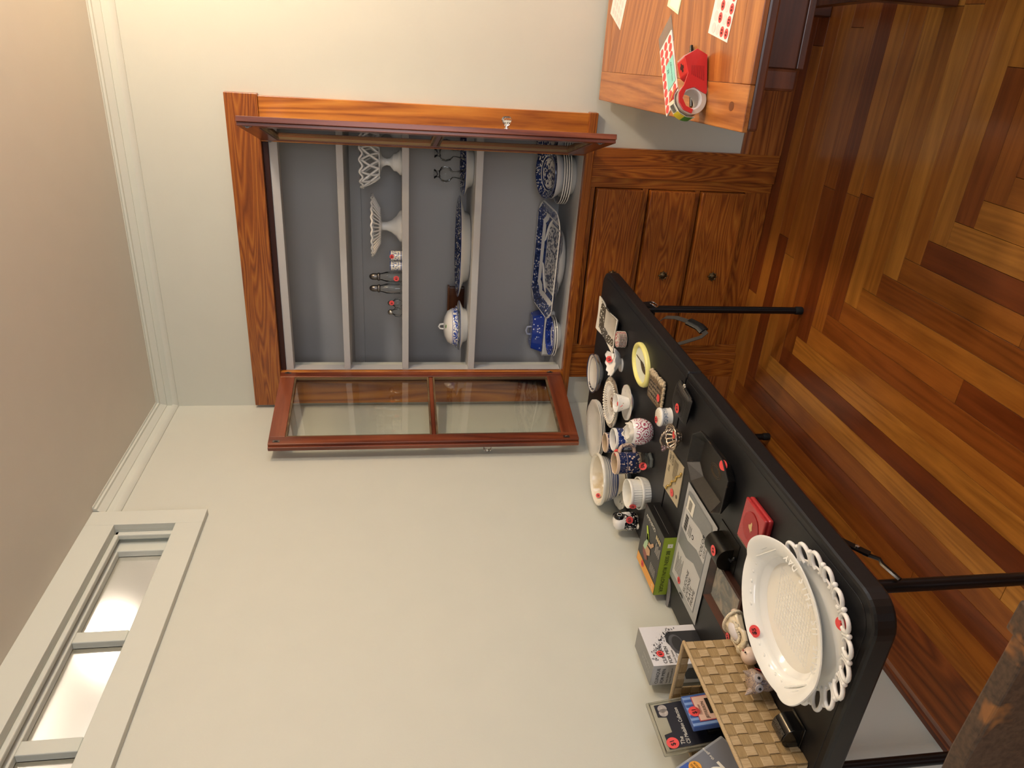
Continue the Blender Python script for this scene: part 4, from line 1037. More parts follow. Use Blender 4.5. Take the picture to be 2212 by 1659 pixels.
# ---- woven basket with what stands in it
bx0, bx1, by0, by1, bh = .072, .276, -2.045, -1.712, .142
o = thing('woven_basket', 'tan woven raffia basket with hand holes at the near table end', 'basket', ((bx0 + bx1) / 2, (by0 + by1) / 2, ZT))
def raffia(name, c1, c2, axis):
    t = T(name); x = t.xyz(t.oc(1.0)); st = [1.0, 1.0, 1.0]; st[axis] = .06
    if axis == 0: st[1] = .06
    n = t.noise(t.cxyz(t.f('MULTIPLY', x[0], st[0]), t.f('MULTIPLY', x[1], st[1]), t.f('MULTIPLY', x[2], st[2])), 700, 3, .6)
    t.set(col=t.ramp(n, [(.3, c1), (.7, c2)]), rough=.7).bump(n, .25, .001); return t.m
RW, RS = raffia('raffia_flat', '#8c7148', '#ae9468', 0), raffia('raffia_upright', '#a58a60', '#c8b08a', 2)
def ribbon(pts, wd, wdir, nrm, th=.0011):
    vs = []; fs = []; n = len(pts)
    for p in pts:
        p = V3(p)
        for a, c in ((-1, -1), (1, -1), (1, 1), (-1, 1)): vs.append(p + V3(wdir) * (a * wd / 2) + V3(nrm) * (c * th / 2))
    for i in range(n - 1):
        for k in range(4): fs.append((i * 4 + k, i * 4 + (k + 1) % 4, (i + 1) * 4 + (k + 1) % 4, (i + 1) * 4 + k))
    fs += [(3, 2, 1, 0), tuple((n - 1) * 4 + k for k in range(4))]
    return B().add(vs, fs)
def weave(p0, p1, nrm, nv, nh=6, hole=None):
    p0, p1, nrm = V3(p0), V3(p1), V3(nrm); L = (p1 - p0).length; d = (p1 - p0) / L; cw = L / nv; chh = bh / nh; A = .0012
    for i in range(nh):
        pts = []; segs = [pts]
        for j in range(nv):
            s_ = A if (i + j) % 2 == 0 else -A
            if hole and hole[0] <= i < hole[1] and hole[2] <= j < hole[3]:
                if segs[-1]: segs.append([])
                continue
            for q in (.08, .5, .92): segs[-1].append(p0 + d * (cw * (j + q)) + UP * (chh * (i + .5)) + nrm * s_)
        for s2 in segs:
            if len(s2) > 1: ribbon(s2, chh * .97, UP, nrm).build('weaver', RW, o, world=True)
    for j in range(nv):
        runs = [[]]
        for i in range(nh):
            s_ = -A if (i + j) % 2 == 0 else A
            if hole and hole[0] <= i < hole[1] and hole[2] <= j < hole[3]:
                if runs[-1]: runs.append([])
                continue
            for q in (.08, .5, .92): runs[-1].append(p0 + d * (cw * (j + .5)) + UP * (chh * (i + q)) + nrm * s_)
        for s2 in runs:
            if len(s2) > 1: ribbon(s2, cw * .78, d, nrm).build('stake', RS, o, world=True)
weave((bx1, by0, ZT), (bx1, by1, ZT), (1, 0, 0), 13)
weave((bx0, by0, ZT), (bx0, by1, ZT), (-1, 0, 0), 13)
weave((bx0, by1, ZT), (bx1, by1, ZT), (0, 1, 0), 8, hole=(3, 5, 2, 6))
weave((bx0, by0, ZT), (bx1, by0, ZT), (0, -1, 0), 8, hole=(3, 5, 2, 6))
B().box(bx0 + .002, bx1 - .002, by0 + .002, by1 - .002, ZT, ZT + .003).build('base_mat', RW, o, world=True)
rim = [(bx0, by0), (bx1, by0), (bx1, by1), (bx0, by1)]; pp = []
for i in range(4):
    a, c = V3((*rim[i], ZT + bh)), V3((*rim[(i + 1) % 4], ZT + bh))
    for k in range(12): pp.append(a + (c - a) * (k / 12))
B().tube(pp, [.0042 + .0007 * (k % 2) for k in range(len(pp))], 8, closed=True).build('wrapped_rim', RS, o, world=True, smooth=60)

def leaning(name, label, cat, loc, tilt, roll=0, yaw=0):
    e = thing(name, label, cat, loc); e.rotation_euler = (Matrix.Rotation(yaw, 3, 'Z') @ Matrix.Rotation(-tilt, 3, 'Y') @ Matrix.Rotation(roll, 3, 'X')).to_euler()
    return e
DKC = M('pack_navy', '#1d1f2a', .3)
o = leaning('blister_pack', 'clear blister pack of collector coins with dark card reading CSI Medallion Collection', 'package', (.125, -1.80, ZT + .012), .16)
cp_m = M('clear_blister', '#d6d4c6', .08, trans=.8, ior=1.25)
B().box(-.006, .0, -.073, .073, 0, .205).build('blister_shell', cp_m, o, bevel=.005)
B().tube([(0.002, -.066, .004), (.002, -.066, .198), (.002, .066, .198), (.002, .066, .004)], .0028, 8, closed=True).build('blister_edge', cp_m, o, smooth=60)
fr = Frame(o, (.0004, 0, 0), (0, 1, 0), (0, 0, 1), .0006)
fr.poly('card', [(-.06, .005), (.06, .005), (.06, .188), (.026, .188), (.022, .168), (-.018, .168), (-.022, .188), (-.06, .188)], DKC, 1)
fr.text('The', -.055, .152, .0135, M('print_white', '#e9e6da', .4), 2, shear=.2); fr.text('CSI Medallion Collection', -.055, .139, .0125, M('print_white', '#e9e6da', .4), 2, shear=.2, sx=.78)
for u in (.036, .047): fr.disc('coin_print', u, .171, .011, M('coin_print', '#a7a09a', .35, noise=.2, nscale=200), 2)
B().box(.001, .018, -.045, .058, .005, .09).build('medallion_case', M('case_dark', '#1a1a1d', .2), o, bevel=.003)
fr.sticker(-.046, .176, .0145, '$1', rot=.1)
o = leaning('story_box', 'small blue striped box with a portrait panel reading JEFFERSON', 'box', (.168, -1.808, ZT + .03), .12)
B().box(-.016, 0, -.043, .043, 0, .118).build('box_body', M('stripe_blue', '#3f5f9f', .35), o, bevel=.002)
fr = Frame(o, (0, 0, 0), (0, 1, 0), (0, 0, 1))
for k in range(6): fr.rect('stripe_print', -.041 + k * .0142, .002, -.034 + k * .0142, .117, M('stripe_light', '#7d9cd0', .35), 1)
fr.rect('red_border', -.032, .002, .036, .098, M('print_rose', '#b0505a', .4), 2); fr.rect('cream_panel', -.030, .002, .034, .096, M('print_pink', '#e2c0b0', .4), 3)
fr.rect('portrait_print', -.016, .002, .026, .068, M('print_dark', '#25211f', .4), 4); fr.disc('portrait_face', .006, .04, .010, M('print_face', '#b98a86', .4), 5, ry=.014)
fr.text('Thomas', -.018, .088, .009, rd_, 5, shear=.3); fr.text('JEFFERSON', -.027, .0765, .0105, INK(), 5, sx=.9)
fr.sticker(-.004, .102, .0135, '$1')
o = leaning('game_pack', 'clear-cased blue pack with orange dot at the near end of the basket', 'package', (.17, -1.935, ZT + .075), .12, roll=math.radians(24))
B().box(-.014, 0, -.065, .055, 0, .15).build('case', M('case_film', '#b4bac2', .12, trans=.3), o, bevel=.004)
fr = Frame(o, (0, 0, 0), (0, 1, 0), (0, 0, 1))
fr.rect('cover_print', -.06, .004, .048, .145, M('cover_grey', '#71757e', .3), 1); fr.poly('cover_print', [(-.06, .145), (.048, .145), (.048, .11), (-.06, .085)], M('cover_blue', '#3d5aa5', .3), 2)
fr.disc('orange_dot', .03, .105, .014, OR_, 3); fr.text('GUESS', .03, .108, .007, INK(), 4, 'CENTER'); fr.text('BOOK', .03, .100, .007, INK(), 4, 'CENTER')
fr.text('2', -.0, .07, .05, M('print_white', '#e9e6da', .4), 4, 'CENTER', bold=.02); fr.text('the game', .02, .06, .009, M('print_white', '#e9e6da', .4), 4)
fr.sticker(-.012, .112, .0165, '$1', k=4)

# ---- porcelain doll lying on its back
o = thing('porcelain_doll', 'small porcelain doll in a cream lace dress lying by the basket', 'doll', (.318, -1.735, ZT), rz=math.radians(-97))
bis = M('bisque', '#e6cdb8', .3, coat=.15); drs = transfer('dotted_dress', '#e3d3b4', '#6a4a3a', [(-1, 5, 140, .96)], [], 'plate', (.1, .1)); lace = M('cream_lace', '#ddd2ba', .8)
B().ball((.062, 0, .021), .021, .020, .020, 20, 14).build('head', bis, o, smooth=80)
hb = B()
for i in range(16):
    a = 2 * PI * i / 16; hb.ball((.041 + .006 * math.cos(a), .015 * math.sin(a) + .001, .031 + .004 * math.sin(2 * a)), .0065, .007, .006, 8, 6)
hb.build('bonnet_bow', M('bonnet_cloth', '#d8c8a4', .7), o, smooth=60)
fd = B()
for s_ in (-1, 1): fd.ball((.064, s_ * .007 + .010, .037), .0022, seg=8, rings=6)
fd.build('eyes', M('doll_eye', '#231a17', .2), o, smooth=60)
B().ball((.055, .012, .037), .002, .004, .0015, 8, 6).build('mouth', M('doll_lips', '#c0605c', .3), o, smooth=60)
B().lathe([(0, 0), (.014, 0), (.016, .012), (.019, .03), (.026, .055), (.034, .078), (.033, .080), (0, .07)], 32, mod=lambda a, r, z, i: (r * (1 + (.06 * math.cos(9 * a) if i >= 4 else 0)), z)).xf(Matrix.Translation((.046, 0, .0215)) @ Matrix.Rotation(-PI / 2, 4, 'Y') @ Matrix.Scale(.62, 4, (1, 0, 0))).build('dress', drs, o, smooth=70)
lf = B()
for i in range(40):
    a = 2 * PI * i / 40; lf.ball((-.034, .036 * math.cos(a), .0225 + .0215 * math.sin(a)), .0045, .0045, .004, 8, 5)
for i in range(30):
    a = 2 * PI * i / 30; lf.ball((-.004 + .029 * math.cos(a), .004 + .019 * math.sin(a), .034 + .0015 * math.cos(5 * a)), .0042, .0038, .003, 8, 5)
for s_ in (-1, 1):
    for i in range(8): lf.ball((-.002 + .004 * math.cos(i), s_ * .022 + .004 * math.sin(i), .031), .0035, seg=8, rings=5)
lf.build('lace_trim', lace, o, smooth=60)
B().ball((-.004, .004, .034), .026, .016, .009, 20, 10).build('satin_apron', M('satin', '#dcd6d6', .3), o, smooth=80)
B().tube([(.035, -.016, .024), (.018, -.026, .024), (.0, -.022, .030)], [.007, .007, .005], 10).tube([(.035, .016, .024), (.018, .026, .024), (.0, .022, .03)], [.007, .007, .005], 10).build('arms', drs, o, smooth=60)
B().tube([(-.02, -.010, .016), (-.055, -.014, .016)], .007, 10).tube([(-.02, .010, .016), (-.055, .014, .016)], .007, 10).build('legs', bis, o, smooth=60)
B().box(-.016, .006, -.034, -.030, .004, .016).build('tag', M('tag_red', '#d0485a', .5), o)

# ---- small speckled owl
o = thing('speckled_owl', 'small speckled grey-brown owl figurine with big ears before the basket', 'figurine', (.312, -1.868, ZT), rz=math.radians(-52))
so = transfer('speckled_stoneware', '#b09a86', '#6e6470', [(-1, 1, 260, .66)], [], 'cup', rough=.45, seed=4)
B().lathe([(0, 0), (.014, 0), (.019, .004), (.021, .016), (.019, .027), (.021, .034), (.024, .044), (.022, .053), (.012, .058), (0, .058)], 28, sx=1.0, sy=1.12).build('body', so, o, smooth=60)
ea_ = B()
for s_ in (-1, 1): ea_.tube([(.004, s_ * .014, .050), (.004, s_ * .020, .060), (.006, s_ * .025, .070)], [.009, .006, .001], 8)
ea_.build('ears', so, o, smooth=60)
for s_ in (-1, 1):
    e_ = B().lathe([(.010, -.002), (.009, .0015), (0, .003)], 18).xf(Matrix.Translation((.0205, s_ * .0105, .043)) @ Matrix.Rotation(s_ * .35, 4, 'Z') @ Matrix.Rotation(PI / 2, 4, 'Y')).build('eye_disc', M('owl_eye_pale', '#bcb4b4', .4), o, smooth=50)
    B().ball((.0236, s_ * .0115, .043), .0032, seg=10, rings=8).build('pupil', M('owl_pupil', '#1e2026', .15), e_, smooth=60)
B().lathe([(.004, 0), (0, .010)], 8).xf(Matrix.Translation((.022, 0, .036)) @ Matrix.Rotation(PI * .72, 4, 'Y')).build('beak', M('owl_beak_grey', '#5f5a66', .4), o)
B().ball((.012, .012, .003), .01, .007, .004).ball((.012, -.012, .003), .01, .007, .004).tube([(-.012, .004, .008), (-.028, .008, .004)], [.008, .003], 8).build('feet', so, o, smooth=60)
Frame(o, (.004, .0245, .028), (1, 0, .1), (0, .35, 1)).disc('price_sticker', 0, 0, .0135, M('sticker_red', '#e8504f', .45), 2)

# ---- small black barrel-topped box
o = thing('barrel_box', 'small glossy black barrel-topped box beside the basket corner', 'box', (.302, -1.985, ZT))
gb = M('black_lacquer_box', '#0c0c0d', .15, coat=.5)
pr = [(.027, .0)] + [(.027 * math.cos(a), .020 + .024 * math.sin(a)) for a in [k * PI / 14 for k in range(15)]] + [(-.027, 0)]
n_ = len(pr); B().add([(x, -.022, z) for x, z in pr] + [(x, .024, z) for x, z in pr], [tuple(range(n_)), tuple(reversed(range(n_, 2 * n_)))] + [((i + 1) % n_, i, n_ + i, n_ + (i + 1) % n_) for i in range(n_)]).build('box_body', gb, o, smooth=40, bevel=.001)
t_ = T('glitter_panel'); v_ = t_.voro(t_.oc(), 700); t_.set(col=t_.ramp(v_, [(.3, '#77736c'), (.7, '#161616')]), rough=.3, metal=.6)
pr2 = [(.0282 * math.cos(a), .020 + .0252 * math.sin(a)) for a in [PI * .32 + k * PI * .05 for k in range(7)]]
B().add([(x, -.020, z) for x, z in pr2] + [(x, .022, z) for x, z in pr2], [(i + 1, i, 7 + i, 8 + i) for i in range(6)]).build('glitter_band', t_.m, o, smooth=60)
B().box(-.031, .031, -.026, .028, .0, .004).build('base_rim', gb, o, bevel=.001)

# ---- milk glass: lace-edged plate, and the bread tray leaning in it
o = thing('lace_edge_plate', 'round white milk-glass plate with open loop lace edge', 'plate', (.557, -1.943, ZT))
B().lathe([(0, .003), (.07, .003), (.071, 0), (.075, 0), (.077, .003), (.10, .006), (.118, .016), (.124, .022), (.1225, .0255), (.115, .021), (.098, .0105), (.07, .0075), (0, .007)], 72).build('plate_body', MILK, o, smooth=50)
lp = B(); NL = 20
for i in range(NL):
    a = 2 * PI * (i + .5) / NL; er = V3((math.cos(a), math.sin(a), 0)); et = V3((-math.sin(a), math.cos(a), 0)); pts = []
    for k in range(17):
        q = -PI * .86 + PI * 1.72 * k / 16
        pts.append(er * (.135 + .021 * math.cos(q)) + et * (.0165 * math.sin(q)) + UP * (.024 + .006 * (math.cos(q) + .6)))
    lp.tube(pts, .0043, 8)
    a2 = 2 * PI * i / NL; e2 = V3((math.cos(a2), math.sin(a2), 0)); lp.ball(tuple(e2 * .1465 + UP * .030), .0056, seg=8, rings=6); lp.tube([e2 * .120 + UP * .023, e2 * .145 + UP * .030], .0046, 8)
lp.build('lace_loops', MILK, o, smooth=70)
Frame(o, (.078, -.080, .020), CR, CF + UP * .3).sticker(.0, .0, .0125, '-', k=2)

TA = math.radians(53)
o = thing('bread_tray', 'oval milk-glass bread tray lettered GIVE US THIS DAY, leaning in the lace plate', 'tray', (.545, -1.912, ZT + .046))
o.rotation_euler = (Matrix.Rotation(TA, 3, 'Z') @ Matrix.Rotation(math.radians(16), 3, 'X')).to_euler()
def tmod(a, r, z, i):
    e = max(0, abs(math.cos(a)) - .86) / .14
    return (r * (1 + (.03 * e if i in (4, 5, 6, 7) else 0)), z + (.016 * e if i in (4, 5, 6, 7) else 0))
TR = M('milk_glass_tray', '#f3f2ea', .1, coat=.4, sss=.15)
B().lathe([(0, -.022), (.52, -.022), (.66, -.018), (.77, .004), (.97, .018), (1.0, .0205), (.99, .0235), (.95, .0225), (.80, .0120), (.765, .006), (.71, -.013), (.69, -.0155), (0, -.0165)], 96, sx=.158, sy=.1, mod=tmod).build('tray_body', TR, o, smooth=60)
B().lathe([(0, -.0162), (.688, -.0150)], 72, sx=.158, sy=.1, caps=False).build('tray_floor', M('milk_glass_floor', '#eeeadd', .2, coat=.3), o, smooth=60)
gr = B(); ra, rb_ = .104, .060
for k in range(-7, 8):
    s_ = k / 7.5
    for q in (1, -1):
        # lines parallel to the rhombus edges
        p0 = V3((ra * (s_ - 1) / 2 * q, rb_ * (s_ + 1) / 2)); d_ = V3((ra * q, -rb_))
        gr.tube([(p0.x, p0.y, -.0158), (p0.x + d_.x, p0.y + d_.y, -.0158)], .0009, 5)
gr.build('diamond_relief', TR, o, smooth=60, kind='stuff')
chars = list('GIVE US THIS DAY'); n_ = len(chars)
for k, ch_ in enumerate(chars):
    if ch_ == ' ': continue
    a = math.radians(-90 + (k - n_ / 2 + .5) * 6.8)
    pos = V3((.158 * .86 * math.cos(a), .1 * .86 * math.sin(a), .0175)); tg_ = V3((-.158 * math.sin(a), .1 * math.cos(a), 0)).normalized(); inn = V3((-tg_.y, tg_.x, .3))
    Frame(o, pos, tg_, inn, .0016).text(ch_, 0, 0, .019, TR, 1, 'CENTER', bold=.02, name='raised_letter')
wh = B()
for s_ in (-1, 1):
    for k in range(9):
        a = math.radians(90 - s_ * (18 + k * 5.5)); wh.ball((.158 * (.84 + .03 * (k % 2)) * math.cos(a), .1 * (.84 + .05 * (k % 2)) * math.sin(a), .0135), .0055, .0028, .002, 8, 5)
for s_ in (-1, 1):
    for k in range(3): wh.tube([(s_ * (.128 + .010 * k), .03 * math.cos(q), .018 + .003 * k) for q in [j * PI / 8 for j in range(9)]], .0022, 6)
wh.build('wheat_relief', TR, o, smooth=60, kind='stuff')
Frame(o, (-.015, .083, .0125), Matrix.Rotation(-TA, 3, 'Z') @ CR, Matrix.Rotation(-TA, 3, 'Z') @ CF + UP * .3, .0012).sticker(0, 0, .0125, '$5', rot=.25, k=5)

# ================================================================== ON THE OAK TABLE
ZO = OZ
def okl(x, y): return Matrix.Rotation(-OA, 3, 'Z') @ V3((x - 1.322, y + .055, 0))
SR = M('sticker_red', '#e8504f', .45); PAP = M('sheet_paper', '#eee4e2', .6); PNK = M('backing_pink', '#ecd3d2', .6)
o = tag(B().box(-.0, .13, -.125, .0, 0, .0006).build('sticker_sheet', PAP), 'half-used sheet of red dollar stickers at the oak table front', 'sticker sheet', 'price sticker sheets')
o.location = (1.575, -1.02, ZO); o.rotation_euler = (0, 0, math.radians(-8))
fr = Frame(o, (0, 0, .0006), (1, 0, 0), (0, 1, 0), .0004)
for i in range(5):
    for j in range(4):
        u, v = .016 + i * .026, -.109 + j * .027
        if (i + j * 2) % 5 < 3 and j < 3 or i > 2: fr.sticker(u, v, .0115, '$5', k=1)
        else: fr.disc('peeled_ring', u, v, .0115, PNK, 1)
o = tag(B().prism([(0, 0), (.09, -.035), (.14, .12), (.05, .15)], 0, .0006).build('sticker_sheet', PAP), 'nearly empty sticker backing sheet lying by the back wall', 'sticker sheet', 'price sticker sheets')
o.location = (1.562, -.235, ZO); fr = Frame(o, (0, 0, .0006), (.93, -.36, 0), (.36, .93, 0), .0004)
for i in range(3):
    for j in range(4): fr.disc('peeled_ring', .016 + i * .027, .012 + j * .03 + .02, .0115, PNK, 1)
o = tag(B().box(0, .12, -.1, 0, 0, .0015).build('sticker_sheet', M('sheet_green', '#d9e6c8', .6)), 'green-edged sticker sheet lying behind the sticker packet', 'sticker sheet', 'price sticker sheets')
o.location = (1.634, -.69, ZO); o.rotation_euler = (0, 0, math.radians(-12))
Frame(o, (0, 0, .0015), (1, 0, 0), (0, 1, 0), .0004).rect('white_panel', .006, -.094, .114, -.02, PAP)

o = thing('sticker_packet', 'clear packet of round red stickers with aqua label behind the tape', 'packet', (1.466, -.79, ZO), rz=math.radians(40))
B().box(-.105, .105, -.045, .045, 0, .0035).build('sheets', PAP, o, bevel=.0006)
B().box(.07, .15, -.05, .05, 0, .0012).build('clear_flap', M('clear_film', '#d8cfc6', .1, trans=.8, ior=1.2), o)
fr = Frame(o, (0, 0, .0036), (1, 0, 0), (0, 1, 0), .0005)
for i in range(8):
    for j in range(3):
        if i in (3, 4) and j < 2: continue
        fr.disc('red_dot', -.092 + i * .0255, -.03 + j * .03, .0115, SR, 1)
fr.rect('aqua_label', -.05, -.043, .03, .012, M('aqua_label', '#8fd5cd', .5), 2)
fr.text('22', .005, -.002, .014, INK(), 3, 'CENTER', PI); fr.text('Adhesive Seals', -.01, -.024, .010, M('label_grey_ink', '#5c8580', .5), 3, 'CENTER', PI)

o = thing('tape_dispenser', 'red tape dispenser with a roll of clear packing tape standing on the oak table', 'tape dispenser', (1.42, -1.062, ZO))
U_, N_ = V3((.93, .37, 0)).normalized(), V3((.37, -.93, 0)).normalized()
def ext(pts, d0, d1):
    n = len(pts); return B().add([tuple(U_ * u + UP * v + N_ * d0) for u, v in pts] + [tuple(U_ * u + UP * v + N_ * d1) for u, v in pts], [tuple(reversed(range(n))), tuple(range(n, 2 * n))] + [(i, (i + 1) % n, n + (i + 1) % n, n + i) for i in range(n)])
RED = M('red_plastic', '#c42a2c', .3, coat=.2)
mt = Matrix.Translation((0, 0, .039)) @ Matrix(((U_.x, 0, N_.x, 0), (U_.y, 0, N_.y, 0), (0, 1, 0, 0), (0, 0, 0, 1)))
B().lathe([(.026, -.024), (.037, -.024), (.037, .024), (.026, .024), (.026, -.024)], 48, caps=False).xf(mt).build('tape_roll', M('clear_tape', '#dccfc0', .15, trans=.3), o, smooth=50)
B().lathe([(.0225, -.0235), (.0262, -.0235), (.0262, .0235), (.0225, .0235), (.0225, -.0235)], 48, caps=False).xf(mt).build('cardboard_core', M('core_white', '#dad8d6', .6), o, smooth=50)
ring = [(.036 * math.cos(a), .039 + .036 * math.sin(a)) for a in [math.radians(q) for q in range(60, 250, 15)]]
inner = [(.025 * math.cos(a), .039 + .025 * math.sin(a)) for a in [math.radians(q) for q in range(240, 50, -15)]]
ext([(.012, .004), (.02, .002), (.105, .004), (.118, .03), (.098, .062), (.06, .052), (.03, .062), (.012, .074), (-.01, .0735), (-.028, .062), (-.036, .04), (-.026, .036), (-.018, .055), (0, .064), (.02, .056), (.027, .035), (.016, .014)], .024, .0275).build('side_plate', RED, o, bevel=.001)
ext([(.04, .004), (.105, .004), (.118, .03), (.098, .062), (.06, .052), (.045, .03)], -.026, .024).build('body', RED, o, bevel=.003)
gv = B()
for k in range(7): gv.join(ext([(.044 + .002 * k, .012 + .005 * k), (.078, .012 + .005 * k), (.078, .0135 + .005 * k), (.044 + .002 * k, .0135 + .005 * k)], .0275, .0282))
gv.build('grip_ribs', M('red_plastic_dark', '#9c1f22', .35), o)
Frame(o, tuple(U_ * .1 + UP * .0525), N_ * -1, U_ * -.5 + UP, .001)
ct = ext([(.112, .034), (.1165, .034), (.101, .0625), (.097, .0595)], -.02, .02); ct.build('cutter', M('cutter_clear', '#e3c4c0', .2), o)
def arcstrip(a0, a1, r0, r1, d0, d1):
    q = [math.radians(a0 + (a1 - a0) * k / 5) for k in range(6)]
    pts = [(r0 * math.cos(t), .039 + r0 * math.sin(t)) for t in q] + [(r1 * math.cos(t), .039 + r1 * math.sin(t)) for t in reversed(q)]
    return ext(pts, d0, d1)
lbl = arcstrip(48, 196, .0425, .0432, -.016, .017).build('label_strip', M('label_white', '#ecebe0', .4), o)
for a0, a1, c_, nm in ((48, 92, '#a81d1e', 'label_red_panel'), (92, 104, '#e9e3d0', 'label_band'), (132, 160, '#e8d12e', 'label_yellow_panel'), (160, 188, '#4f8f3a', 'label_green_panel')):
    arcstrip(a0, a1, .0434, .0438, -.0155, .0165).build(nm, M(nm, c_, .4), lbl)
for k in range(8): arcstrip(106 + k * 3, 107.4 + k * 3, .0434, .0438, -.010, .011).build('barcode_bar', INK(), lbl)
ta = math.radians(72); er_ = U_ * math.cos(ta) + UP * math.sin(ta); et_ = U_ * math.sin(ta) - UP * math.cos(ta)
Frame(lbl, er_ * .0438 + UP * .039, et_, -N_, .0004).text('Scotch', 0, 0, .012, M('label_gold', '#e6c93a', .4), 1, 'CENTER', bold=.02)
p0_, p1_ = U_ * .062 + UP * .0525, U_ * .097 + UP * .0617
Frame(o, (p0_ + p1_) / 2, p1_ - p0_, -N_, .0006).poly('hang_slot', [(-.010, -.004), (-.004, -.004), (-.002, -.010), (.004, -.010), (.006, -.003), (.010, -.003), (.010, .003), (.006, .004), (.003, .010), (-.003, .010), (-.004, .004), (-.010, .004)], M('slot_shade', '#3a0c0d', .6))  # flat dark patch, shade of the cut slot put into its colour

o = thing('marker_pen', 'black marker pen lying behind the tape dispenser', 'pen', (1.47, -.975, ZO + .0062))
d_ = V3((.89, .45, 0)); 
B().tube([tuple(d_ * -.075), tuple(d_ * .03)], .006, 12).build('barrel', M('pen_black', '#141414', .25), o, smooth=50)
B().tube([tuple(d_ * .031), tuple(d_ * .06), tuple(d_ * .082)], [.0062, .0062, .004], 12).build('cap', M('pen_black', '#141414', .25), o, smooth=50)
# ================================================================== CHINA IN THE CABINET
S2, S3, S4 = 1.526, 1.239, .816
# ---- second shelf
o = thing('lattice_compote', 'white milk-glass compote with open lattice bowl behind the right door', 'compote', (1.03, .125, S2))
B().lathe([(0, 0), (.048, 0), (.05, .006), (.044, .012), (.036, .02), (.034, .032), (.026, .038), (.016, .046), (.013, .058), (.017, .07), (.024, .078), (.05, .084), (.062, .086), (.064, .09), (0, .09)], 40).build('pedestal', MILK, o, smooth=50)
lt = B(); NL = 14
for q in (1, -1):
    for i in range(NL):
        pts = []
        for k in range(9):
            s_ = k / 8; a = 2 * PI * i / NL + q * (2 * PI / NL) * s_ * 1.0; r_ = .062 + .040 * s_ ** .8; pts.append((r_ * math.cos(a), r_ * math.sin(a), .088 + .068 * s_))
        lt.tube(pts, .0042, 7)
for i in range(NL):
    a0 = 2 * PI * i / NL
    for k in range(2):
        a = a0; lt.ball((.103 * math.cos(a), .103 * math.sin(a), .158), .006, seg=8, rings=6)
pts = [((.103 + .0) * math.cos(2 * PI * k / 112), .103 * math.sin(2 * PI * k / 112), .157 + .006 * math.cos(NL * 2 * PI * k / 112)) for k in range(112)]
lt.tube(pts, .004, 7, closed=True); lt.build('lattice_bowl', MILK, o, smooth=70)

o = thing('slotted_compote', 'white cake stand with slotted flaring rim and fluted foot', 'compote', (.767, .14, S2))
B().lathe([(0, .004), (.05, .004), (.058, 0), (.064, 0), (.06, .01), (.044, .022), (.026, .042), (.018, .062), (.017, .08), (.03, .084), (.07, .086), (.075, .09), (.07, .094), (0, .092)], 48, mod=scallop(8, .06, 2, 4)).build('pedestal', MILK, o, smooth=50)
sl = B(); NS = 40
for i in range(NS):
    a = 2 * PI * i / NS; sl.tube([(.07 * math.cos(a), .07 * math.sin(a), .089), (.124 * math.cos(a + .06), .124 * math.sin(a + .06), .118)], .0035, 6)
sl.tube([(.1265 * math.cos(2 * PI * k / 120), .1265 * math.sin(2 * PI * k / 120), .120 + .0025 * math.cos(24 * 2 * PI * k / 120)) for k in range(120)], .0042, 7, closed=True)
sl.build('slotted_rim', MILK, o, smooth=70)

nr = transfer('delft_ring_print', '#ece8dc', '#39508c', [(.010, .042, 130, .64)], [(.002, .006), (.046, .05)], 'cup', seed=2)
for k, (x, lb_) in enumerate(((.664, 'small blue and white cylinder holder with red sticker next to the cake stand'), (.621, 'small blue and white cylinder holder next to the tall shakers'))):
    o = thing('toothpick_holder', lb_, 'holder', (x, .065, S2), group='blue and white holders')
    B().lathe([(0, .002), (.016, .002), (.0165, 0), (.0195, 0), (.0195, .05), (.017, .05), (.017, .006), (0, .006)], 32).build('holder_body', nr, o, smooth=50)
    if k == 0: Frame(o, (.002, -.0205, .036), (1, .1, 0), UP).sticker(0, .006, .009, '$1')
gs = pane_glass('pressed_glass', '#fcfdfd', .7)
pewter = M('pewter', '#6f6c6a', .3, metal=.95)
for k, (x, lb_) in enumerate(((.565, 'tall pressed-glass shaker with dark metal top and red sticker'), (.513, 'tall pressed-glass shaker with dark metal top, no sticker'))):
    o = thing('tall_shaker', lb_, 'shaker', (x, .085, S2), group='tall glass shakers')
    B().lathe([(0, 0), (.021, 0), (.0225, .004), (.0225, .05), (.021, .066), (.016, .082), (.014, .092), (.0125, .092), (.014, .08), (.0195, .064), (.0195, .008), (0, .006)], 60, mod=lambda a, r, z, i: (r + (.0009 * math.cos(15 * a) if 1 <= i <= 3 else 0), z)).build('glass_body', gs, o, smooth=50)
    B().lathe([(.015, .091), (.0175, .094), (.0175, .10), (.0135, .104), (.0145, .112), (.0135, .124), (.008, .134), (0, .137)], 28).build('metal_cap', pewter, o, smooth=50)
    if k == 0: Frame(o, (.003, -.0238, .02), (1, .1, 0), UP).sticker(-.002, .004, .0115, '$2')
for k, (x, lb_) in enumerate(((.447, 'squat glass shaker with silver top and red sticker'), (.402, 'squat glass shaker with silver top at the row end'))):
    o = thing('squat_shaker', lb_, 'shaker', (x, .085 + .01 * k, S2), group='squat glass shakers')
    B().lathe([(0, 0), (.016, 0), (.0205, .006), (.022, .016), (.019, .03), (.011, .038), (.010, .042), (.0085, .042), (.016, .03), (.0185, .016), (.015, .007), (0, .006)], 48, mod=lambda a, r, z, i: (r + (.0012 * math.cos(8 * a) if 1 <= i <= 4 else 0), z)).build('glass_body', gs, o, smooth=50)
    B().lathe([(.011, .041), (.0125, .044), (.012, .052), (.008, .059), (0, .062)], 24).build('metal_cap', M('silver_cap', '#b8b4ac', .2, metal=1), o, smooth=50)
    if k == 0: Frame(o, (.006, -.018, .040), (1, .1, 0), UP).sticker(.002, .004, .0105, '$1')

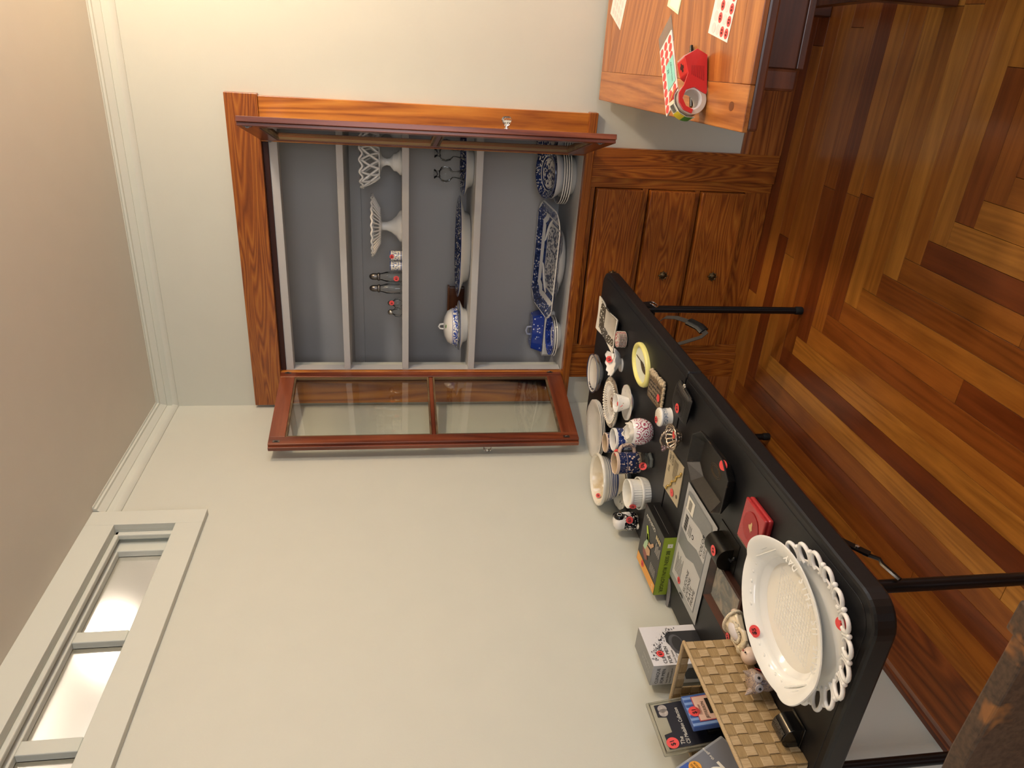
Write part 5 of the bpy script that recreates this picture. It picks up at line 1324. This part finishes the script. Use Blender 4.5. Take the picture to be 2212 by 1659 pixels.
# ---- third shelf
def blueplate(name, label, cat, loc, a, c, h, mat, tilt=0, group=None, foot=.6):
    o = thing(name, label, cat, loc, group=group)
    B().lathe([(r / 1.0, z) for r, z in [(0, .003), (foot, .003), (foot + .02, 0), (foot + .06, .002), (foot + .12, h * .55), (.985, h * .93), (1.0, h), (.985, h + .003), (foot + .14, h * .6 + .004), (foot + .06, .0075), (0, .0065)]], 72, sx=a, sy=c).build('dish_body', mat, o, smooth=60)
    if tilt: o.rotation_euler = (tilt, 0, 0)
    return o
def willow(name, a, c, seed, base='#ece8df', ink='#2b3c70'):
    return transfer(name, base, ink, [(.70, .97, 75, .50), (-1, .58, 55, .60)], [(.965, 1.3), (.60, .68)], 'plate', (a, c), ink2='#1d2a54', seed=seed)
blueplate('oval_platter', 'blue-rimmed oval platter carrying two glass candlesticks', 'platter', (1.02, .17, S3), .122, .14, .036, willow('willow_a', .13, .14, 1), foot=.62)
for k, (x, lb_) in enumerate(((1.062, 'pressed-glass candlestick close behind the right door'), (.978, 'pressed-glass candlestick standing clear of the right door'))):
    o = thing('glass_candlestick', lb_, 'candlestick', (x, .19, S3 + .0075), group='glass candlesticks')
    B().lathe([(0, 0), (.036, 0), (.037, .006), (.03, .014), (.020, .03), (.013, .06), (.0135, .07), (.028, .082), (.033, .10), (.028, .118), (.014, .126), (.013, .134), (.02, .146), (.0185, .147), (.011, .135), (0, .13)], 40, mod=lambda a, r, z, i: (r * (1 + .03 * math.cos(10 * a)), z)).build('candlestick_body', gs, o, smooth=50)
blueplate('oval_platter', 'large oval blue willow platter in the middle of the third shelf', 'platter', (.672, .18, S3), .222, .155, .045, willow('willow_b', .222, .155, 5), foot=.6)
blueplate('oval_platter', 'smaller oval willow platter lying inside the large one', 'platter', (.665, .18, S3 + .0075), .138, .10, .030, willow('willow_c', .138, .10, 7), foot=.6)
o = blueplate('shallow_bowl', 'white serving bowl under the covered dish', 'bowl', (.325, .14, S3), .112, .112, .034, transfer('edge_blue_a', '#ecebe6', '#56658c', [], [(.97, 1.3)], 'plate', (.112, .112)), foot=.6)
o = blueplate('covered_dish', 'blue and white covered dish with knobbed domed lid', 'covered dish', (.318, .14, S3 + .030), .095, .095, .016, transfer('edge_blue_b', '#ecebe6', '#3a52a0', [(.72, 1.0, 70, .55)], [], 'plate', (.095, .095), seed=3), foot=.6)
cd = transfer('covered_dish_print', '#eeece6', '#3a56ac', [(.010, .034, 80, .56)], [(.036, .038)], 'cup', seed=5)
B().lathe([(.082, .010), (.084, .014), (.083, .034), (.07, .055), (.045, .068), (.02, .073), (0, .074)], 56).build('lid', cd, o, smooth=60)
B().tube([(-.012, 0, .072), (-.010, 0, .088), (.0, 0, .094), (.010, 0, .088), (.012, 0, .072)], .0042, 8).build('lid_knob', WHITE, o, smooth=60)
B().ball((.018, -.046, .064), .010, .006, .004, 12, 8).build('leaf_emblem', M('leaf_green', '#5f8a52', .3), o, smooth=60)
o = thing('wooden_tray', 'brown wooden tray standing behind the covered dish', 'tray', (.36, .30, S3))
B().box(-.09, .09, -.012, .012, .0, .075).build('panel', wood('tray_wood', '#3a1c0e', '#5c3218', '#744424', 0, figure=6), o, bevel=.003)
B().box(-.095, .095, -.016, .016, .068, .078).build('rim', wood('tray_wood', '#3a1c0e', '#5c3218', '#744424', 0, figure=6), o, bevel=.003)

# ---- bottom shelf
for i in range(4):
    lb_ = ('lowest dark-rimmed soup plate of the right-hand stack', 'second soup plate up in the right-hand stack', 'third soup plate up in the right-hand stack', 'top soup plate of the right-hand stack, under the white bowl')[i]
    blueplate('soup_plate', lb_, 'plate', (1.0, .155, S4 + .0095 * i), .118, .118, .030, transfer('navy_rim', '#e9e6de', '#252d4a', [(.75, .97, 70, .40)], [], 'plate', (.118, .118)), group='soup plates stacked on the bottom shelf')
o = thing('serving_bowl', 'white-sided oval vegetable bowl with willow inside on the soup plates', 'bowl', (1.005, .15, S4 + .036)); 
B().lathe([(0, .003), (.06, .003), (.062, 0), (.066, 0), (.07, .004), (.088, .03), (.1, .05), (.101, .053), (.098, .054), (.084, .03), (.062, .010), (0, .009)], 56, sy=1.05).build('bowl_body', transfer('willow_bowl', '#e4e4e2', '#2b3c70', [(.30, .93, 70, .52)], [(.96, 1.02)], 'plate', (.098, .103), seed=8), o, smooth=60)
o = blueplate('oval_platter', 'willow platter resting tilted on the vegetable bowl', 'platter', (1.005, .155, S4 + .094), .102, .10, .022, willow('willow_d', .102, .1, 12), tilt=math.radians(14))
o = thing('blue_bowl', 'dark blue lobed bowl at the back right of the bottom shelf', 'bowl', (1.13, .285, S4 + .083)); o.rotation_euler = (math.radians(8), 0, 0)
B().lathe([(0, .003), (.03, .003), (.032, 0), (.036, 0), (.06, .02), (.07, .045), (.068, .046), (.056, .024), (0, .009)], 48, mod=scallop(8, .08, 4, 7)).build('bowl_body', transfer('flow_blue', '#3c4f92', '#1c2858', [(-1, 1, 60, .55)], [], 'cup', seed=3), o, smooth=60)
o = thing('plate_rest', 'white dish propping the dark blue bowl', 'dish', (1.135, .29, S4)); B().lathe([(0, 0), (.04, 0), (.05, .01), (.058, .07), (.055, .07), (.046, .012), (0, .01)], 40).build('dish_body', WHITE, o, smooth=60)

# big willow platter: cut-corner rectangle with a deep foot, tipped up at the back
o = thing('willow_platter', 'large rectangular blue willow platter tipped up on the bottom shelf', 'platter', (.622, .185, S4 + .054)); o.rotation_euler = (math.radians(7), 0, math.radians(-3))
def cutrect(hx, hy, c, n=5):
    pts = []
    for sx, sy in ((1, 1), (-1, 1), (-1, -1), (1, -1)):
        p, q = (sx * hx, sy * (hy - c)), (sx * (hx - c), sy * hy)
        if sx * sy < 0: p, q = q, p
        for k in range(n): pts.append((p[0] + (q[0] - p[0]) * k / (n - 1) + sx * .15 * c * math.sin(PI * k / (n - 1)), p[1] + (q[1] - p[1]) * k / (n - 1) + sy * .15 * c * math.sin(PI * k / (n - 1))))
    return pts
A_, Bb = .245, .155
base_ = cutrect(1, 1, .3); n_ = len(base_); vs = []
base_ = cutrect(A_, Bb, .07); lv = [(.55, -.016), (.60, -.018), (.62, -.014), (.75, .0), (.98, .022), (1.0, .025), (.985, .028), (.78, .009), (.68, -.007), (.6, -.010)]
for s_, z in lv: vs += [(p[0] * s_, p[1] * s_, z) for p in base_]
fs = [tuple(reversed(range(n_)))] + [(j * n_ + i, j * n_ + (i + 1) % n_, (j + 1) * n_ + (i + 1) % n_, (j + 1) * n_ + i) for j in range(len(lv) - 1) for i in range(n_)] + [tuple(range((len(lv) - 1) * n_, len(lv) * n_))]
t_ = T('willow_platter_print'); x_ = t_.xyz(t_.oc()); k_ = t_.f('MAXIMUM', t_.f('ABSOLUTE', t_.f('DIVIDE', x_[0], A_)), t_.f('ABSOLUTE', t_.f('DIVIDE', x_[1], Bb)))
k_ = t_.f('MAXIMUM', k_, t_.f('DIVIDE', t_.f('ADD', t_.f('ABSOLUTE', x_[0]), t_.f('ABSOLUTE', x_[1])), A_ + Bb - .055))
nz = t_.f('ADD', t_.f('MULTIPLY', t_.noise(t_.oc(), 60, 4, .65, .6), .7), t_.f('MULTIPLY', t_.voro(t_.oc(), 80), .45))
m1 = t_.f('MULTIPLY', t_.f('GREATER_THAN', nz, .46), t_.step(k_, .78, .97)); m2 = t_.step(k_, .62, .71); m3 = t_.f('MULTIPLY', t_.f('GREATER_THAN', nz, .60), t_.f('LESS_THAN', k_, .58))
t_.set(col=t_.mix(t_.f('MULTIPLY', t_.f('MAXIMUM', m1, t_.f('MAXIMUM', m2, m3)), t_.f('GREATER_THAN', x_[2], -.012)), '#e6e4df', t_.mix(t_.f('GREATER_THAN', nz, .62), '#33467e', '#1f2d58')), rough=.12, coat=.3)
B().add(vs, fs).build('platter_body', t_.m, o, smooth=40)
B().lathe([(0, -.042), (.50, -.042), (.56, -.038), (.70, -.012), (.74, -.002)], 56, sx=A_, sy=Bb, caps=False).build('deep_foot', WHITE, o, smooth=60)

for i in range(3):
    lb_ = ('lowest small plate of the left-hand stack, dark rim', 'middle small plate of the left-hand stack', 'top small blue plate of the left-hand stack')[i]
    blueplate('side_plate', lb_, 'plate', (.287, .115, S4 + .0085 * i), .095 - .003 * i, .095 - .003 * i, .024, (transfer('navy_rim2', '#e9e6de', '#252d4a', [(.75, .97, 70, .40)], [], 'plate', (.095, .095)), WHITE, transfer('cobalt_plate', '#e6e6ea', '#2a46a8', [(.62, 1.0, 70, .42), (-1, .4, 60, .6)], [], 'plate', (.089, .089), ink2='#1c3180', seed=2))[i], group='side plates stacked on the bottom shelf', tilt=0)
o = thing('butter_dish', 'cobalt blue butter dish with white sprigs and looped lid', 'butter dish', (.245, .275, S4))
cb_ = transfer('cobalt_sprig', '#f0f2f8', '#2340a0', [(-1, 1, 1, -1)], [], 'cup'); cbs = T('cobalt_sprig_print'); nv = cbs.voro(cbs.oc(), 55, rnd=.7); cbs.set(col=cbs.mix(cbs.f('LESS_THAN', nv, .20), '#24419f', '#e2e6f2'), rough=.12, coat=.3)
B().prism([(-.10, -.06), (.10, -.06), (.115, -.045), (.115, .045), (.10, .06), (-.10, .06), (-.115, .045), (-.115, -.045)], 0, .046).build('base_dish', WHITE, o, bevel=.004)
B().prism([(-.09, -.05), (.09, -.05), (.1, -.035), (.1, .035), (.09, .05), (-.09, .05), (-.1, .035), (-.1, -.035)], .047, .10, inset=.82).build('lid', cbs.m, o, bevel=.004)
B().tube([(-.02, 0, .098), (-.018, 0, .116), (0, 0, .122), (.018, 0, .116), (.02, 0, .098)], .005, 8).build('lid_loop', M('pale_blue_glaze', '#b8bed0', .15), o, smooth=60)
